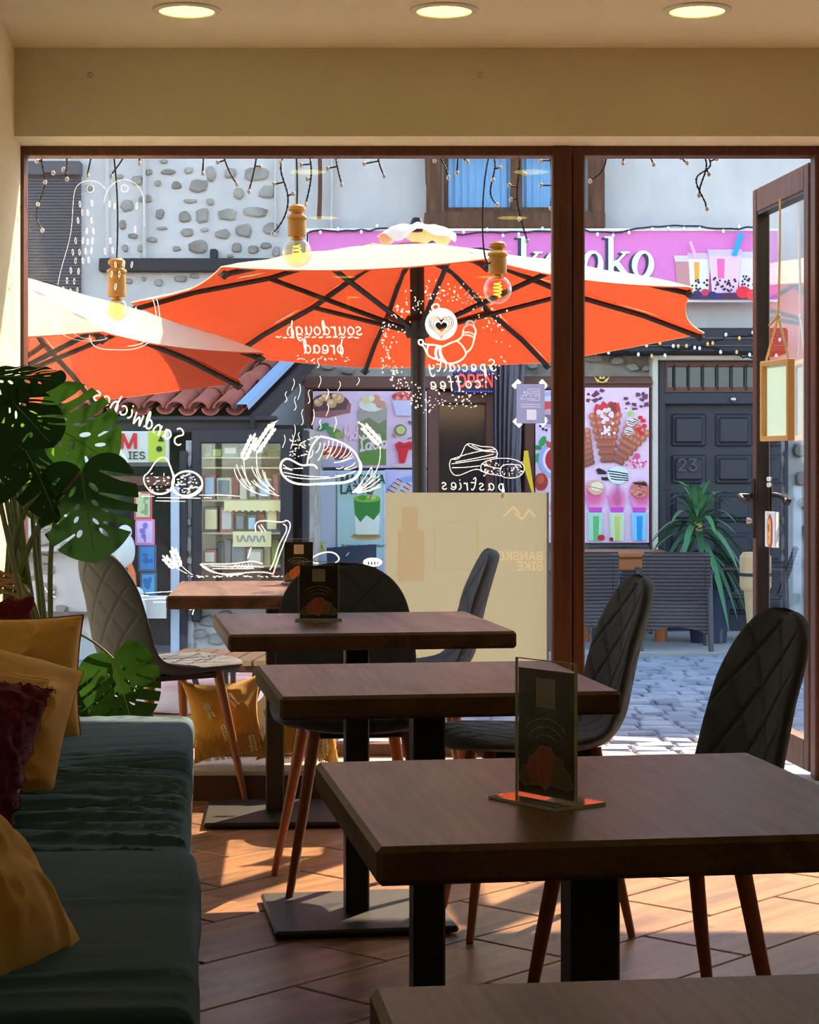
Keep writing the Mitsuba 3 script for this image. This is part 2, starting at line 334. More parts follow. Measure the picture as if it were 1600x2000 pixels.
# ---------------- chairs ----------------
def chair_shell():
    pts = [(.225, .447), (.212, .464), (.16, .47), (.05, .462), (-.08, .457), (-.155, .472), (-.198, .515), (-.218, .58), (-.240, .68), (-.268, .78), (-.295, .865)]
    p = np.array(pts); s = np.r_[0, np.cumsum(np.linalg.norm(np.diff(p, axis=0), axis=1))]; L = s[-1]
    cs = CubicSpline(s, p); N = 150
    q = np.linspace(0, 1, N); q = np.where(q < .5, .5 * (2 * q) ** 1.15, 1 - .5 * (2 * (1 - q)) ** 1.15)
    C = cs(q * L); D = cs(q * L, 1); D /= np.linalg.norm(D, axis=1, keepdims=True); Nn = np.stack([D[:, 1], -D[:, 0]], 1) * np.array([1, 1]); 
    Nn = np.where((Nn[:, 1:] + Nn[:, :1]) < 0, -Nn, Nn)
    w = np.interp(q, [0, .2, .42, .55, .7, .85, 1], [.215, .225, .222, .205, .198, .183, .17])
    e0, e1 = .16, .80
    w = w * np.where(q < e0, (1 - ((e0 - q) / e0).clip(0, 1) ** 2.6) ** (1 / 2.6), 1) * np.where(q > e1, (1 - ((q - e1) / (1 - e1)).clip(0, 1) ** 2.4) ** (1 / 2.4), 1)
    hend = np.sqrt(1 - (1 - (q / .03).clip(0, 1)) ** 2) * np.sqrt(1 - (1 - ((1 - q) / .03).clip(0, 1)) ** 2)
    nt = 61; t = np.sin(np.linspace(-np.pi / 2, np.pi / 2, nt)); t = np.r_[t, t[-2:0:-1]]; sgn = np.r_[np.ones(nt), -np.ones(nt - 2)]
    curl = np.interp(q, [0, .3, .45, .55, .8, 1], [.0, .012, .03, .045, .04, .02])
    a, b = (q * L)[:, None], w[:, None] * t[None]
    def groove(x):
        d = abs((x / .125) % 1 - .5) * .125
        return np.exp(-(d / .005) ** 2)
    fan = 1 + .55 * (q[:, None] - .5)
    g = np.maximum(groove(a + b / fan * 1.15 + .03), groove(a - b / fan * 1.15 + .03)) * (1 - abs(t[None]) ** 6) * (a < L * .97)
    h = .021 * np.sqrt((1 - t[None] ** 4).clip(0)) * hend[:, None] - .0055 * g * (hend[:, None])
    off = sgn[None] * h.clip(0) + curl[:, None] * t[None] ** 2
    X = C[:, :1] + Nn[:, :1] * off; Z = C[:, 1:] + Nn[:, 1:] * off
    V = np.stack([X, b, Z], -1); m = V.shape[1]; cut = int(np.searchsorted(q, .47))
    def part(i0, i1):
        vv = V[i0:i1].reshape(-1, 3); f = grid_faces(i1 - i0, m, True)
        mm = trimesh.Trimesh(vv, f, process=False); mm.fix_normals(); return mm
    return part(0, cut + 1), part(cut, N)
SEAT, BACK = chair_shell()
CH = {'seat': mikit.ply(SEAT, 'm_seat_fabric', smooth=True), 'backrest': mikit.ply(BACK, 'm_seat_fabric', smooth=True)}
LEGS = [mikit.ply(tube([(.13 * i, .12 * j, .452), (.165 * i, .16 * j, .22), (.2 * i - .005, .2 * j, 0.001)], [.0175, .0145, .0095], 12), 'm_chair_wood', smooth=40) for i in (-1, 1) for j in (-1, 1)]
RAIL = mikit.ply(cat([bar((-.13, j * .12, .435), (.13, j * .12, .435), .025, .02) for j in (-1, 1)] + [bar((i * .13, -.12, .435), (i * .13, .12, .435), .025, .02) for i in (-1, 1)]), 'm_black_metal')
def chair(x, y, ang, label):
    t = thing('dining_chair', label, 'chair', 'padded dining chairs')
    tw = T(rz(math.radians(ang), (x, y, 0)))
    for n in CH: put(t + '__' + n, CH[n], None, tw=tw)
    put(t + '__underframe', RAIL, None, tw=tw)
    for l in LEGS: put(t + '__leg', l, None, tw=tw)
chair(-.835, 6.86, 37, 'dark grey quilted chair on the left by the monstera, its seat in bright sunlight')
chair(-.15, 5.43, -90 + 9, 'dark grey quilted chair facing the viewer, behind the second table from the window')
chair(-.005, 6.72, 180 + 4, 'dark grey quilted chair in front of the cream poster on the window')
chair(.31, 5.02, 180 + 8, 'dark grey quilted chair with wooden legs beside the open doorway')
chair(.455, 3.80, 180 + 12, 'dark grey quilted chair at the right edge of the photo beside the door leaf')
# ---------------- bench along the left wall ----------------
BA = math.radians(5.85)
be = np.array([-math.sin(BA), math.cos(BA)]); bn = np.array([math.cos(BA), math.sin(BA)])
b0 = np.array([-.598, 5.55])                      # far right corner of the seat edge
def bench_pt(back, inward): return b0 - be * back - bn * inward       # back: metres towards the viewer
def cushion(i, s0, s1, z0, z1, over, label, fold, seed):
    L = s1 - s0; c = bench_pt((s0 + s1) / 2, .33 - over)
    def disp(p, n):
        top = (n[:, 2].clip(0, 1)) ** 2
        q = np.stack([p[:, 0] * 1.2 + .35 * p[:, 1], p[:, 1] * 16 + 2.2 * np.sin(p[:, 0] * 3 + seed), p[:, 2] * 0], -1)
        r = 1 - abs(2 * meshkit.fbm(q + seed * 7, 3, seed) - 1)
        d = (meshkit.fbm(p * np.array([3, 4, 2]) + seed, 3, seed) - .5) * .012
        prof = fold(p[:, 1] / L + .5)
        return d + top * prof * (r ** 4 - .3) * .022
    m = softbox(.66, L, z1 - z0, .032, (30, 110, 6), disp)
    put(th_bench + '__' + 'cushion', xf(m, mat4((*bn, 0), (*be, 0), (0, 0, 1), (*c, (z0 + z1) / 2))), 'm_bench_fabric', smooth=True, label=label)
th_bench = thing('bench', 'long bench with dark teal fabric cushions along the left wall', 'bench')
fr_pts = [bench_pt(.02, .02), bench_pt(6.5, .02), bench_pt(6.5, .58), bench_pt(.02, .58)]
put(th_bench + '__base', hullm([(*q, z) for q in fr_pts for z in (0.0, .345)]), 'm_bench_base', smooth=False)
put(th_bench + '__seat_board', hullm([(*bench_pt(a, b), z) for a in (0, 6.5) for b in (.0, .6) for z in (.345, .362)]), 'm_white', smooth=False)
cushion(0, .0, .97, .362, .455, .0, 'far cushion, bluish in the daylight', lambda t: .25 + .5 * (t < .25), 3)
cushion(1, .97, 2.03, .362, .452, .0, 'creased middle cushion', lambda t: 1.0 + 0 * t, 11)
cushion(2, 2.04, 3.12, .362, .475, .02, 'smooth near cushion', lambda t: .18 + .4 * (t < .2), 23)
cushion(3, 3.13, 4.2, .362, .47, .02, 'nearest cushion', lambda t: .2 + 0 * t, 31)

# ---------------- pillows ----------------
def put_pillow(name, label, mat, c, x, y, w, h, t, seed, wr=.012, seam=None, group=None, fluff=False, pinch=.14):
    x = np.asarray(x, float); x /= np.linalg.norm(x); y = np.asarray(y, float); y -= x * y.dot(x); y /= np.linalg.norm(y); z = np.cross(x, y)
    m = pillow(w, h, t, seed, wr, pinch=pinch)
    if fluff:
        nrm = m.vertex_normals
        k = rng.choice(len(m.vertices), 14000)
        m = trimesh.Trimesh(m.vertices + nrm * ((meshkit.fbm(m.vertices * 70, 3, 4) - .5) * .028)[:, None], m.faces, process=False)
    p = thing(name, label, 'pillow', group)
    Mx = mat4(x, y, z, c)
    put(p + '__cover', xf(m, Mx), mat, smooth=True)
    if fluff:
        tri = m.triangles[rng.choice(len(m.faces), 16000)]; w3 = rng.dirichlet((1, 1, 1), 16000); q = (tri * w3[..., None]).sum(1)
        nn = np.cross(tri[:, 1] - tri[:, 0], tri[:, 2] - tri[:, 0]); nn /= np.linalg.norm(nn, axis=1, keepdims=True) + 1e-12
        tip = q + nn * rng.uniform(.008, .017, (16000, 1)) + rng.normal(0, .006, (16000, 3)); sd = np.cross(nn, rng.normal(size=(16000, 3))); sd /= np.linalg.norm(sd, axis=1, keepdims=True) + 1e-9
        v = np.stack([q - sd * .0016, q + sd * .0016, tip], 1).reshape(-1, 3)
        put(p + '__pile', xf(trimesh.Trimesh(v, np.arange(48000).reshape(-1, 3), process=False), Mx), mat, smooth=False, kind='stuff')
    if seam is not None:
        put(p + '__seam', xf(tube(seam, .0022, 6), Mx), 'm_mustard_dark')
    return p, Mx
def edge_loop(w, h, pinch=.14, k=60):
    a = np.linspace(-1, 1, k); o = []
    for U, V in [(a, a * 0 - 1), (a * 0 + 1, a), (-a, a * 0 + 1), (a * 0 - 1, -a)]:
        x = U * (1 - pinch * (1 - V ** 2) * abs(U) * .5); y = V * (1 - pinch * (1 - U ** 2) * abs(V) * .5)
        o.append(np.stack([x * w / 2, y * h / 2, 0 * x], -1)[:-1])
    o = np.vstack(o); return np.vstack([o, o[:1]])
put_pillow('throw_pillow', 'mustard pillow standing upright at the far end of the bench, right edge wavy', 'm_mustard', (-1.05, 5.12, .595), (1, .12, .0), (-.02, .25, 1), .42, .34, .17, 2, .03, edge_loop(.42, .34))
put_pillow('throw_pillow', 'creased mustard pillow leaning between the upright mustard one and the burgundy one', 'm_mustard', (-.925, 4.3, .60), (.9, .3, -.30), (-.36, .28, .88), .40, .35, .24, 5, .04, [(-.12, -.1, .075), (-.02, -.13, .075), (.1, -.15, .05)])
put_pillow('throw_pillow', 'thin mustard pillow edge showing right behind the burgundy fluffy pillow', 'm_mustard', (-.93, 4.0, .605), (.92, .28, -.27), (-.3, .25, .92), .36, .33, .14, 8, .02)
put_pillow('throw_pillow', 'burgundy fluffy pillow on the bench at the left edge', 'm_burgundy', (-.895, 3.80, .605), (.92, .22, -.28), (-.32, .25, .92), .36, .34, .2, 9, .01, fluff=True)
put_pillow('throw_pillow', 'burgundy pillow peeking out at the far left above the upright mustard one', 'm_burgundy', (-1.2, 5.42, .60), (1, .1, 0), (0, .1, 1), .36, .38, .12, 14, .01, fluff=True)
put_pillow('throw_pillow', 'mustard corduroy pillow in the near left corner on the bench', 'm_mustard', (-.66, 2.72, .575), (.62, -.25, -.66), (.35, .95, .0), .42, .40, .22, 21, .03, edge_loop(.42, .40))

# pillows with wheat ears on the ledge
M('wheat_fabric', (186, 140, 62), .9, .2, sheen=.2)
M('wheat_print', (226, 226, 186), .8, .2)
M('grass_print', (196, 158, 92), .8, .2)
def wheat_pillow(c, x, y, w, h, t, seed, label):
    p, Mx = put_pillow('throw_pillow', label, 'm_wheat_fabric', c, x, y, w, h, t, seed, .012, pinch=.42)
    rr = np.random.default_rng(seed)
    def zs(px, py):
        U, V = 2 * px / w, 2 * py / h
        return t / 2 * (max(1 - U * U, 0) * max(1 - V * V, 0)) ** .55 + .006
    ears, grass = [], []
    for ex, ey, a in ((-.12, -.0, 2.0), (.03, .06, 2.2), (.0, -.05, 1.8), (.12, .0, 1.9), (-.05, .03, 2.0), (.09, -.09, 1.7)):
        if abs(ex) > w / 2 - .03: continue
        for k in range(5):
            for sd in (-1, 1):
                qx, qy = ex + math.cos(a) * (k * .011 - .03) + sd * .006 * math.sin(a), ey + math.sin(a) * (k * .011 - .03) - sd * .006 * math.cos(a)
                m = trimesh.creation.icosphere(1); m.apply_scale((.0085, .0035, .0018)); m = xf(m, rz(a + sd * .6, (qx, qy, zs(qx, qy)))); ears.append(m)
    for k in range(110):
        gx = rr.uniform(-w / 2 + .02, w / 2 - .02); L = rr.uniform(.03, .11); bd = rr.normal(0, .03)
        pts = [(gx + bd * q * q, -h / 2 + .012 + L * q, 0) for q in np.linspace(0, 1, 6)]
        if max(abs(q[0]) for q in pts) > w / 2 - .01: continue
        grass.append(tube([(a, b, zs(a, b)) for a, b, _ in pts], .0009, 3, False))
    put(p + '__wheat_ears', xf(cat(ears), Mx), 'm_wheat_print', kind='stuff')
    put(p + '__grass_print', xf(cat(grass), Mx), 'm_grass_print', kind='stuff')
wheat_pillow((-.645, 6.98, .262), (1, .05, .10), (-.10, .28, 1), .29, .31, .15, 41, 'mustard pillow with pale wheat ears on the window ledge, the one by the chair leg')
wheat_pillow((-.375, 7.0, .262), (1, -.04, -.08), (0.08, .3, 1), .30, .32, .15, 44, 'mustard pillow with wheat and grass print on the window ledge behind the table legs')

# ---------------- table sign holders ----------------
M('card_black', (20, 20, 22), .4)
def croissant_print(w, h, hi):
    pr = Print(); X = lambda a: (a - .5) * w; Z = lambda b: b * h
    ln = (int(120 * hi), int(117 * hi), int(112 * hi)); lw = .009 * w
    q = sbox(X(.35), Z(.72), X(.65), Z(.93)).buffer(.012 * w, 4); pr.poly(q, (int(112 * hi), int(110 * hi), int(106 * hi)))
    for r in (.20, .28, .36):
        g = np.linspace(.24 * np.pi, .76 * np.pi, 20)
        pr.line([(X(.5 + r * 1.3 * math.cos(a)), Z(.35 + r * .78 * math.sin(a))) for a in g], lw, ln)
    segs = [[(.05, .14), (.12, .24), (.2, .25), (.27, .13), (.16, .11)], [(.2, .25), (.24, .31), (.34, .36), (.42, .13), (.27, .12)], [(.34, .36), (.42, .41), (.58, .41), (.66, .35), (.58, .14), (.5, .1), (.42, .13)],
            [(.66, .35), (.78, .33), (.82, .27), (.73, .13), (.58, .14)], [(.82, .27), (.9, .22), (.95, .14), (.86, .12), (.73, .13)]]
    for s, col in zip(segs, [(70, 58, 40), (126, 58, 40), (124, 66, 38), (84, 68, 46), (70, 60, 44)]):
        g = Polygon([(X(a), Z(b)) for a, b in s]).buffer(.02 * w, 4).buffer(-.01 * w, 4)
        pr.poly(g.buffer(lw * .7), ln); pr.poly(g, tuple(int(v * hi) for v in col))
    pr.line([(X(.12), Z(.045)), (X(.45), Z(.045))], .006 * w, (60, 60, 60)); pr.line([(X(.5), Z(.045)), (X(.8), Z(.045))], .006 * w, (60, 60, 60))
    return pr
def sign(cx, cy, ang, w, h, label, hi=1.0):
    s = thing('sign_holder', label, 'sign', 'acrylic menu stands on the tables')
    Mx = rz(ang, (cx, cy, .7505)); e = .0035
    put(s + '__card', xf(bx(-w / 2 + e, w / 2 - e, .002, .004, .006, h * .93), Mx), 'm_card_black')
    m, c = croissant_print(w, h * .93, hi).mesh(lambda u, v, k: np.stack([u, .0018 - k * .00003, v], -1)); put(s + '__print', xf(m, Mx), 'm_card_print', smooth=False, color=c)
    pane = cat([trimesh.Trimesh([(-w / 2, y, 0), (w / 2, y, 0), (w / 2, y, h), (-w / 2, y, h)], [(0, 1, 2), (0, 2, 3)], process=False) for y in (.0005,)])
    put(s + '__pane', xf(pane, Mx), 'm_acrylic', smooth=False)
    put(s + '__edge', xf(cat([bx(-w / 2 - .0006, -w / 2 + .0004, 0, .004, 0, h), bx(w / 2 - .0004, w / 2 + .0006, 0, .004, 0, h), bx(-w / 2, w / 2, 0, .002, h - .0008, h + .0004), bx(-w / 2, w / 2, -.001, .007, 0, .002)]), Mx), 'm_acrylic_edge')
    f = trimesh.Trimesh([(-w / 2 - .008, -.035, .003), (w / 2 + .008, -.035, .003), (w / 2 + .008, .041, .003), (-w / 2 - .008, .041, .003)], [(0, 1, 2), (0, 2, 3)], process=False)
    put(s + '__foot', xf(f, Mx), 'm_acrylic', smooth=False)
    put(s + '__foot_edge', xf(cat([bx(-w / 2 - .008, w / 2 + .008, -.036, -.0345, 0, .003), bx(w / 2 + .007, w / 2 + .0085, -.035, .041, 0, .003), bx(-w / 2 - .0085, -w / 2 - .007, -.035, .041, 0, .003)]), Mx), 'm_acrylic_edge')
sign(-.374, 6.74, .02, .103, .152, 'black menu stand with croissant drawing on the table nearest the window', 2.2)
sign(-.232, 5.10, math.radians(2), .103, .152, 'black menu stand with croissant drawing on the second table, in front of the chair back', 1.5)
sign(.158, 2.335, math.radians(-52), .103, .165, 'acrylic menu stand turned sideways on the foreground table', 1.35)

# ---------------- monstera ----------------
Thin('leaf_dark', (38, 66, 34), .55, .35)
Thin('leaf_green', (50, 88, 30), .7, .4)
Thin('leaf_light', (88, 132, 38), .9, .4)
M('stem', (70, 84, 40), .5)
M('vein', (82, 112, 50), .5)
M('twine', (148, 116, 86), .9)
M('pot', (80, 70, 64), .6)
M('soil', (46, 34, 28), .95)
def leaf_poly(seed, slits=4, holes=4, ws=1.0):
    r = np.random.default_rng(seed)
    half = [(0, .0), (.06, -.1), (.18, -.17), (.34, -.16), (.47, -.04), (.54, .16), (.54, .4), (.49, .62), (.37, .83), (.17, .98), (0, 1.05)]
    hp = spline(half, 50)
    pts = np.vstack([hp, (hp * [-1, 1])[::-1]]); g = Polygon(pts).buffer(0)
    for sd in (-1, 1):
        for k in range(slits):
            y0 = .12 + .78 * (k + r.uniform(.2, .8)) / slits; x1 = r.uniform(.18, .3) * (1 - .4 * y0); wd = r.uniform(.006, .02) * ws
            g = g.difference(Polygon([(sd * x1, y0 - .14), (sd * .4, y0 - .03 - wd), (sd * .75, y0 + .10 - wd * 1.6), (sd * .75, y0 + .10 + wd * 1.6), (sd * .4, y0 - .03 + wd)]).buffer(.012, 3))
        for k in range(holes):
            g = g.difference(affinity.rotate(affinity.scale(Point(sd * r.uniform(.07, .14), .1 + .7 * (k + r.uniform(.2, .8)) / holes).buffer(1, 6), r.uniform(.014, .03), r.uniform(.035, .075)), -35 * sd))
    g = max(getattr(g, 'geoms', [g]), key=lambda q: q.area)
    V, Fc, n = [], [], 0
    for i in range(-7, 7):
        for j in range(-3, 15):
            c = g.intersection(sbox(i * .08, j * .08, i * .08 + .08, j * .08 + .08))
            for q in getattr(c, 'geoms', [c]):
                if q.geom_type == 'Polygon' and q.area > 1e-6:
                    v, f = trimesh.creation.triangulate_polygon(q, engine='earcut'); V.append(v); Fc.append(f + n); n += len(v)
    m = trimesh.Trimesh(np.c_[np.vstack(V), np.zeros(n)], np.vstack(Fc), process=False); m.merge_vertices(digits_vertex=5)
    return m
plant = thing('monstera', 'potted monstera with split dark green leaves tied with twine at the left wall', 'potted plant')
base = np.array([-1.17, 6.22, .34])
def leaf(u, v, Y, tipu, tipv, dY, size, mat, seed, roll=0.0, fold=.25, droop=.25, stem=True, width=1.0, root=None, ws=1.0):
    a = P(u, v, Y); b = P(tipu, tipv, Y + dY)
    y = b - a; L = np.linalg.norm(y) if size is None else size; y /= np.linalg.norm(y)
    view = -a / np.linalg.norm(a); view = np.array([0, -1, 0.0])
    x = np.cross(y, view); x /= np.linalg.norm(x); z = np.cross(x, y)
    c, s = math.cos(roll), math.sin(roll); x, z = x * c + z * s, z * c - x * s
    m = leaf_poly(seed, ws=ws); q = np.array(m.vertices)
    zz = fold * np.abs(q[:, 0]) ** 1.5 * .6 * -1 - droop * (q[:, 1].clip(0)) ** 2 * .5 + .03 * np.sin(q[:, 1] * 22 + abs(q[:, 0]) * 6) * abs(q[:, 0])
    pts = a + (x[None] * (q[:, :1] * width) + y[None] * q[:, 1:2] + z[None] * zz[:, None]) * L
    k = put(plant + '__leaf', trimesh.Trimesh(pts, m.faces, process=False), mat, smooth=True)
    mid = np.array([(0, t, -droop * t * t * .5 + .004) for t in np.linspace(0, .95, 12)])
    vs = [tube(a + (x[None] * mid[:, :1] + y[None] * mid[:, 1:2] + z[None] * mid[:, 2:]) * L, np.linspace(.003, .001, 12), 5)]
    put(k + '__midrib', vs[0], 'm_vein')
    if stem:
        r0 = base if root is None else np.asarray(root)
        mid_ = (a + r0) / 2 + np.array([(a[0] - r0[0]) * -.25, 0, .12])
        put(plant + '__stem', tube(spline([r0, r0 * .65 + a * .35 + (0, 0, .12), a * .75 + r0 * .25 + (-.02, 0, .12), a], 18), np.linspace(.011, .006, 18), 7), 'm_stem')
leaf(-20, 735, 6.1, 128, 738, -.1, .25, 'm_leaf_dark', 1, roll=1.05, fold=.4, droop=.1, width=.9)
leaf(86, 818, 6.35, 222, 905, -.1, .275, 'm_leaf_green', 2, roll=.15, fold=.15, droop=.2, width=1.1, ws=1.3)
leaf(160, 922, 6.0, 180, 1080, -.06, .265, 'm_leaf_dark', 3, roll=-.1, fold=.15, droop=.2, width=1.1, ws=1.9)
leaf(14, 775, 6.0, 118, 880, -.1, .22, 'm_leaf_dark', 4, roll=.7, fold=.3, droop=.1)
leaf(48, 880, 6.0, 122, 1006, -.05, .23, 'm_leaf_dark', 5, roll=1.1, fold=.4)
leaf(38, 838, 6.5, 82, 1020, .05, .30, 'm_leaf_light', 6, roll=-.4, fold=.1, width=.7)
leaf(-22, 850, 5.65, 10, 1000, -.05, .19, 'm_leaf_dark', 7, roll=.6)
leaf(110, 905, 6.4, 90, 1000, .0, .2, 'm_leaf_green', 13, roll=.3)
lr = P(0, 1252, 6.0)
leaf(222, 1288, 5.85, 262, 1420, -.05, .20, 'm_leaf_green', 8, roll=.25, fold=.5, droop=.3, stem=False, width=1.1)
leaf(240, 1285, 5.9, 292, 1330, .05, .13, 'm_leaf_green', 9, roll=.4, fold=.3, droop=.5, stem=False)
leaf(190, 1335, 6.0, 175, 1420, .0, .17, 'm_leaf_dark', 10, roll=.2, stem=False, width=1.3)
leaf(150, 1330, 6.0, 165, 1420, .0, .16, 'm_leaf_dark', 11, roll=-.2, stem=False, width=1.3)
put(plant + '__stem', tube(spline([P(20, 1300, 6.05), P(70, 1238, 6.0), P(120, 1228, 5.95), P(180, 1252, 5.9), P(225, 1290, 5.86)], 20), np.linspace(.005, .0035, 20), 7), 'm_stem')
put(plant + '__stem', tube(spline([P(30, 1130, 6.1), P(62, 1170, 6.05), P(82, 1240, 6.05), P(100, 1330, 6.05)], 16), .0065, 7), 'm_stem')
put(plant + '__stem', tube(spline([P(8, 1380, 6.2), P(12, 1200, 6.2), P(22, 1060, 6.2), P(30, 900, 6.2)], 16), .014, 8), 'm_stem')
put(plant + '__stem', tube(spline([P(26, 1380, 6.18), P(28, 1180, 6.15), P(60, 1060, 6.1), P(130, 955, 6.0), P(158, 922, 6.0)], 18), np.linspace(.014, .007, 18), 8), 'm_stem')
put(plant + '__stem', tube(spline([P(18, 1300, 6.14), P(18, 1150, 6.12), P(44, 1010, 6.1), P(90, 960, 6.0)], 16), np.linspace(.013, .008, 16), 8), 'm_stem')
tw = []
for k in range(7):
    c = P(14, 1118 + k * 6, 6.16); g = np.linspace(0, 2 * np.pi, 22)
    tw.append(tube([c + (.056 * math.cos(a) + .004 * math.sin(5 * a + k), .05 * math.sin(a), .012 * math.sin(a * 2 + k)) for a in g], .006, 6, False))
for k in range(9):
    c = P(42, 1140, 6.1); tw.append(tube(spline([c, c + (rng.uniform(-.01, .025), -.01, rng.uniform(-.02, .0)), c + (rng.uniform(-.02, .02), -.012, rng.uniform(-.06, -.03))], 8), .003, 5))
put(plant + '__twine', cat(tw), 'm_twine')
put(plant + '__pot', lathe([(0, .0), (.12, 0), (.155, .3), (.165, .32), (.15, .325), (.145, .29), (0, .285)], 36, (base[0], base[1], 0)), 'm_pot')
put(plant + '__soil', lathe([(0, .3), (.147, .298)], 24, (base[0], base[1], 0)), 'm_soil')
# ================= outside =================
ZS, YF = -.36, 18.0
def t_plaster(p, n, uv):
    q = fbm(p.x * 1.2, p.y * 2, p.z * 1.2, octaves=5); s = fbm(p.x * 6, 3.0, p.z * 1.5, octaves=3)
    return mix(c3((184, 179, 172)), c3((214, 209, 202)), dr.clip(.5 * q + .6 * s, 0, 1))
def b_plaster(p, n, uv): return fbm(p.x * 18, p.y * 18, p.z * 18, octaves=3)
def t_stone(p, n, uv):
    q = fbm(p.x * 7, p.y * 7, p.z * 7, octaves=4); r = cell_rand(dr.floor(p.x * 3), 1, dr.floor(p.z * 3))
    return mix(c3((112, 104, 92)), c3((186, 178, 166)), dr.clip(q * 1.1 - .1 + .2 * (r - .5), 0, 1))
def t_oldwood(p, n, uv):
    q = fbm(p.x * 30, p.y * 12, p.z * 4, octaves=4); return mix(c3((66, 44, 34)), c3((118, 82, 60)), q)
def t_sett(p, n, uv):
    r = cell_rand(dr.floor(p.x * 5.2), dr.floor(p.y * 3.1)); q = fbm(p.x * 9, p.y * 9, 0.0, octaves=4)
    return mix(c3((104, 110, 122)), c3((160, 160, 164)), dr.clip(.6 * q + .5 * r - .05, 0, 1))
def t_terra(p, n, uv):
    q = fbm(p.x * 5, p.y * 5, p.z * 5, octaves=4); return mix(c3((120, 60, 50)), c3((186, 106, 88)), q)
def t_wicker(p, n, uv):
    a = dr.sin(p.x * 150) * dr.cos(p.z * 210 + 1.57 * (dr.floor(p.x * 47.7) - 2 * dr.floor(p.x * 23.87)) * 2); return mix(c3((34, 31, 31)), c3((104, 95, 94)), dr.clip(.5 + .6 * a, 0, 1))
def b_wicker(p, n, uv): return dr.sin(p.x * 150) * dr.cos(p.z * 210) * .5
M('plaster', 0, .95, .1, tex=t_plaster, bump=(b_plaster, .01, 5e-3))
M('stone', 0, .9, .2, tex=t_stone)
M('old_wood', 0, .75, .2, tex=t_oldwood)
M('sett', 0, .7, .3, tex=t_sett)
M('mortar', (130, 128, 126), .9)
M('terra', 0, .8, .2, tex=t_terra)
M('wicker', 0, .6, .3, tex=t_wicker, bump=(b_wicker, .003, 4e-4))
M('shutter', (88, 82, 84), .6); M('dark_beam', (52, 50, 52), .8); M('kiosk_dark', (48, 46, 50), .6); M('blue_sheet', (140, 168, 196), .5)
M('shop_wood', (104, 66, 54), .6); M('door_dark', (50, 49, 56), .5); M('cream_trim', (206, 196, 180), .6); M('pink', (226, 120, 190), .5); M('pole_light', (190, 198, 208), .5)
M('wood_orange', (176, 104, 58), .5); M('log', (192, 160, 116), .8); M('navy', (42, 52, 74), .5); M('pebble_slab', (150, 146, 142), .85)
M('cloth_grey', (112, 104, 112), .9); M('yellow', (236, 196, 32), .6); M('cable', (34, 32, 34), .6); M('dark_glass', (40, 42, 46), .12, .6)
M('curtain_blue', (128, 176, 214), .9); M('product', (214, 206, 180), .6); M('pillow_cover', (226, 206, 200), .9)
def ub(u0, u1, v0, v1, Y0, Y1, c=0.0):
    """box whose front face fills the pixel window at depth Y0"""
    a, b = P(u0, v1, Y0), P(u1, v0, Y0); return bx(a[0], b[0], Y0, Y1, a[2], b[2], c)
def stone_mesh(u, v, ru, rv, Y, proud, seed):
    r = np.random.default_rng(seed); n = 11; g = np.arange(n) * 2 * np.pi / n + r.uniform(0, 1)
    k = r.uniform(.78, 1.08, n); c = P(u, v, Y); a, b = ru * Y / F, rv * Y / F
    ring = lambda s, d: [(c[0] + a * s * q * math.copysign(abs(math.cos(t)) ** .8, math.cos(t)), Y - d, c[2] + b * s * q * math.copysign(abs(math.sin(t)) ** .8, math.sin(t))) for t, q in zip(g, k)]
    return hullm(ring(1, -.03) + ring(.97, proud * .5) + ring(.72, proud))
# street paving
struct('street', bx(-9, 9, 7.34, 18.6, ZS - .2, ZS - .02), 'm_mortar')
pieces, y, row = [], 7.4, 0
while y < 16.0:
    d = .16 + .05 * rng.random(); x = -5.5 + (row % 2) * .15
    while x < 5.5:
        w = .15 + .16 * rng.random(); pieces.append((x, x + w, y, y + d)); x += w
    y += d; row += 1
vis = lambda q: (.8 + .2 * (q[2] - 9) / 7 - .1 < q[0] < .45 + q[2] * .18) and 10.0 < q[2] < 16
near = sorted([q for q in pieces if vis(q)], key=lambda q: q[2])[:300]
ns = set(near)
def sett(q):
    x0, x1, y0, y1 = q; h = rng.normal(0, .004); j = rng.uniform(.005, .011, 4); t = rng.normal(0, .006, 2)
    m = bx(x0 + j[0], x1 - j[1], y0 + j[2], y1 - j[3], ZS - .05, ZS + h, .012)
    v = m.vertices.copy(); up = v[:, 2] > ZS - .03; v[up, 2] += (v[up, 0] - x0) * t[0] / .2 + (v[up, 1] - y0) * t[1] / .2; m.vertices = v
    return m
for q in near: put('street__paving_stone', sett(q), 'm_sett', smooth=False)
put('street__far_paving', cat([sett(q) for q in pieces if q not in ns]), 'm_sett', smooth=False, kind='stuff')
struct('pavement', bx(-6, 9, 16.0, 18.3, ZS - .1, ZS + .03, .01), 'm_pebble_slab')

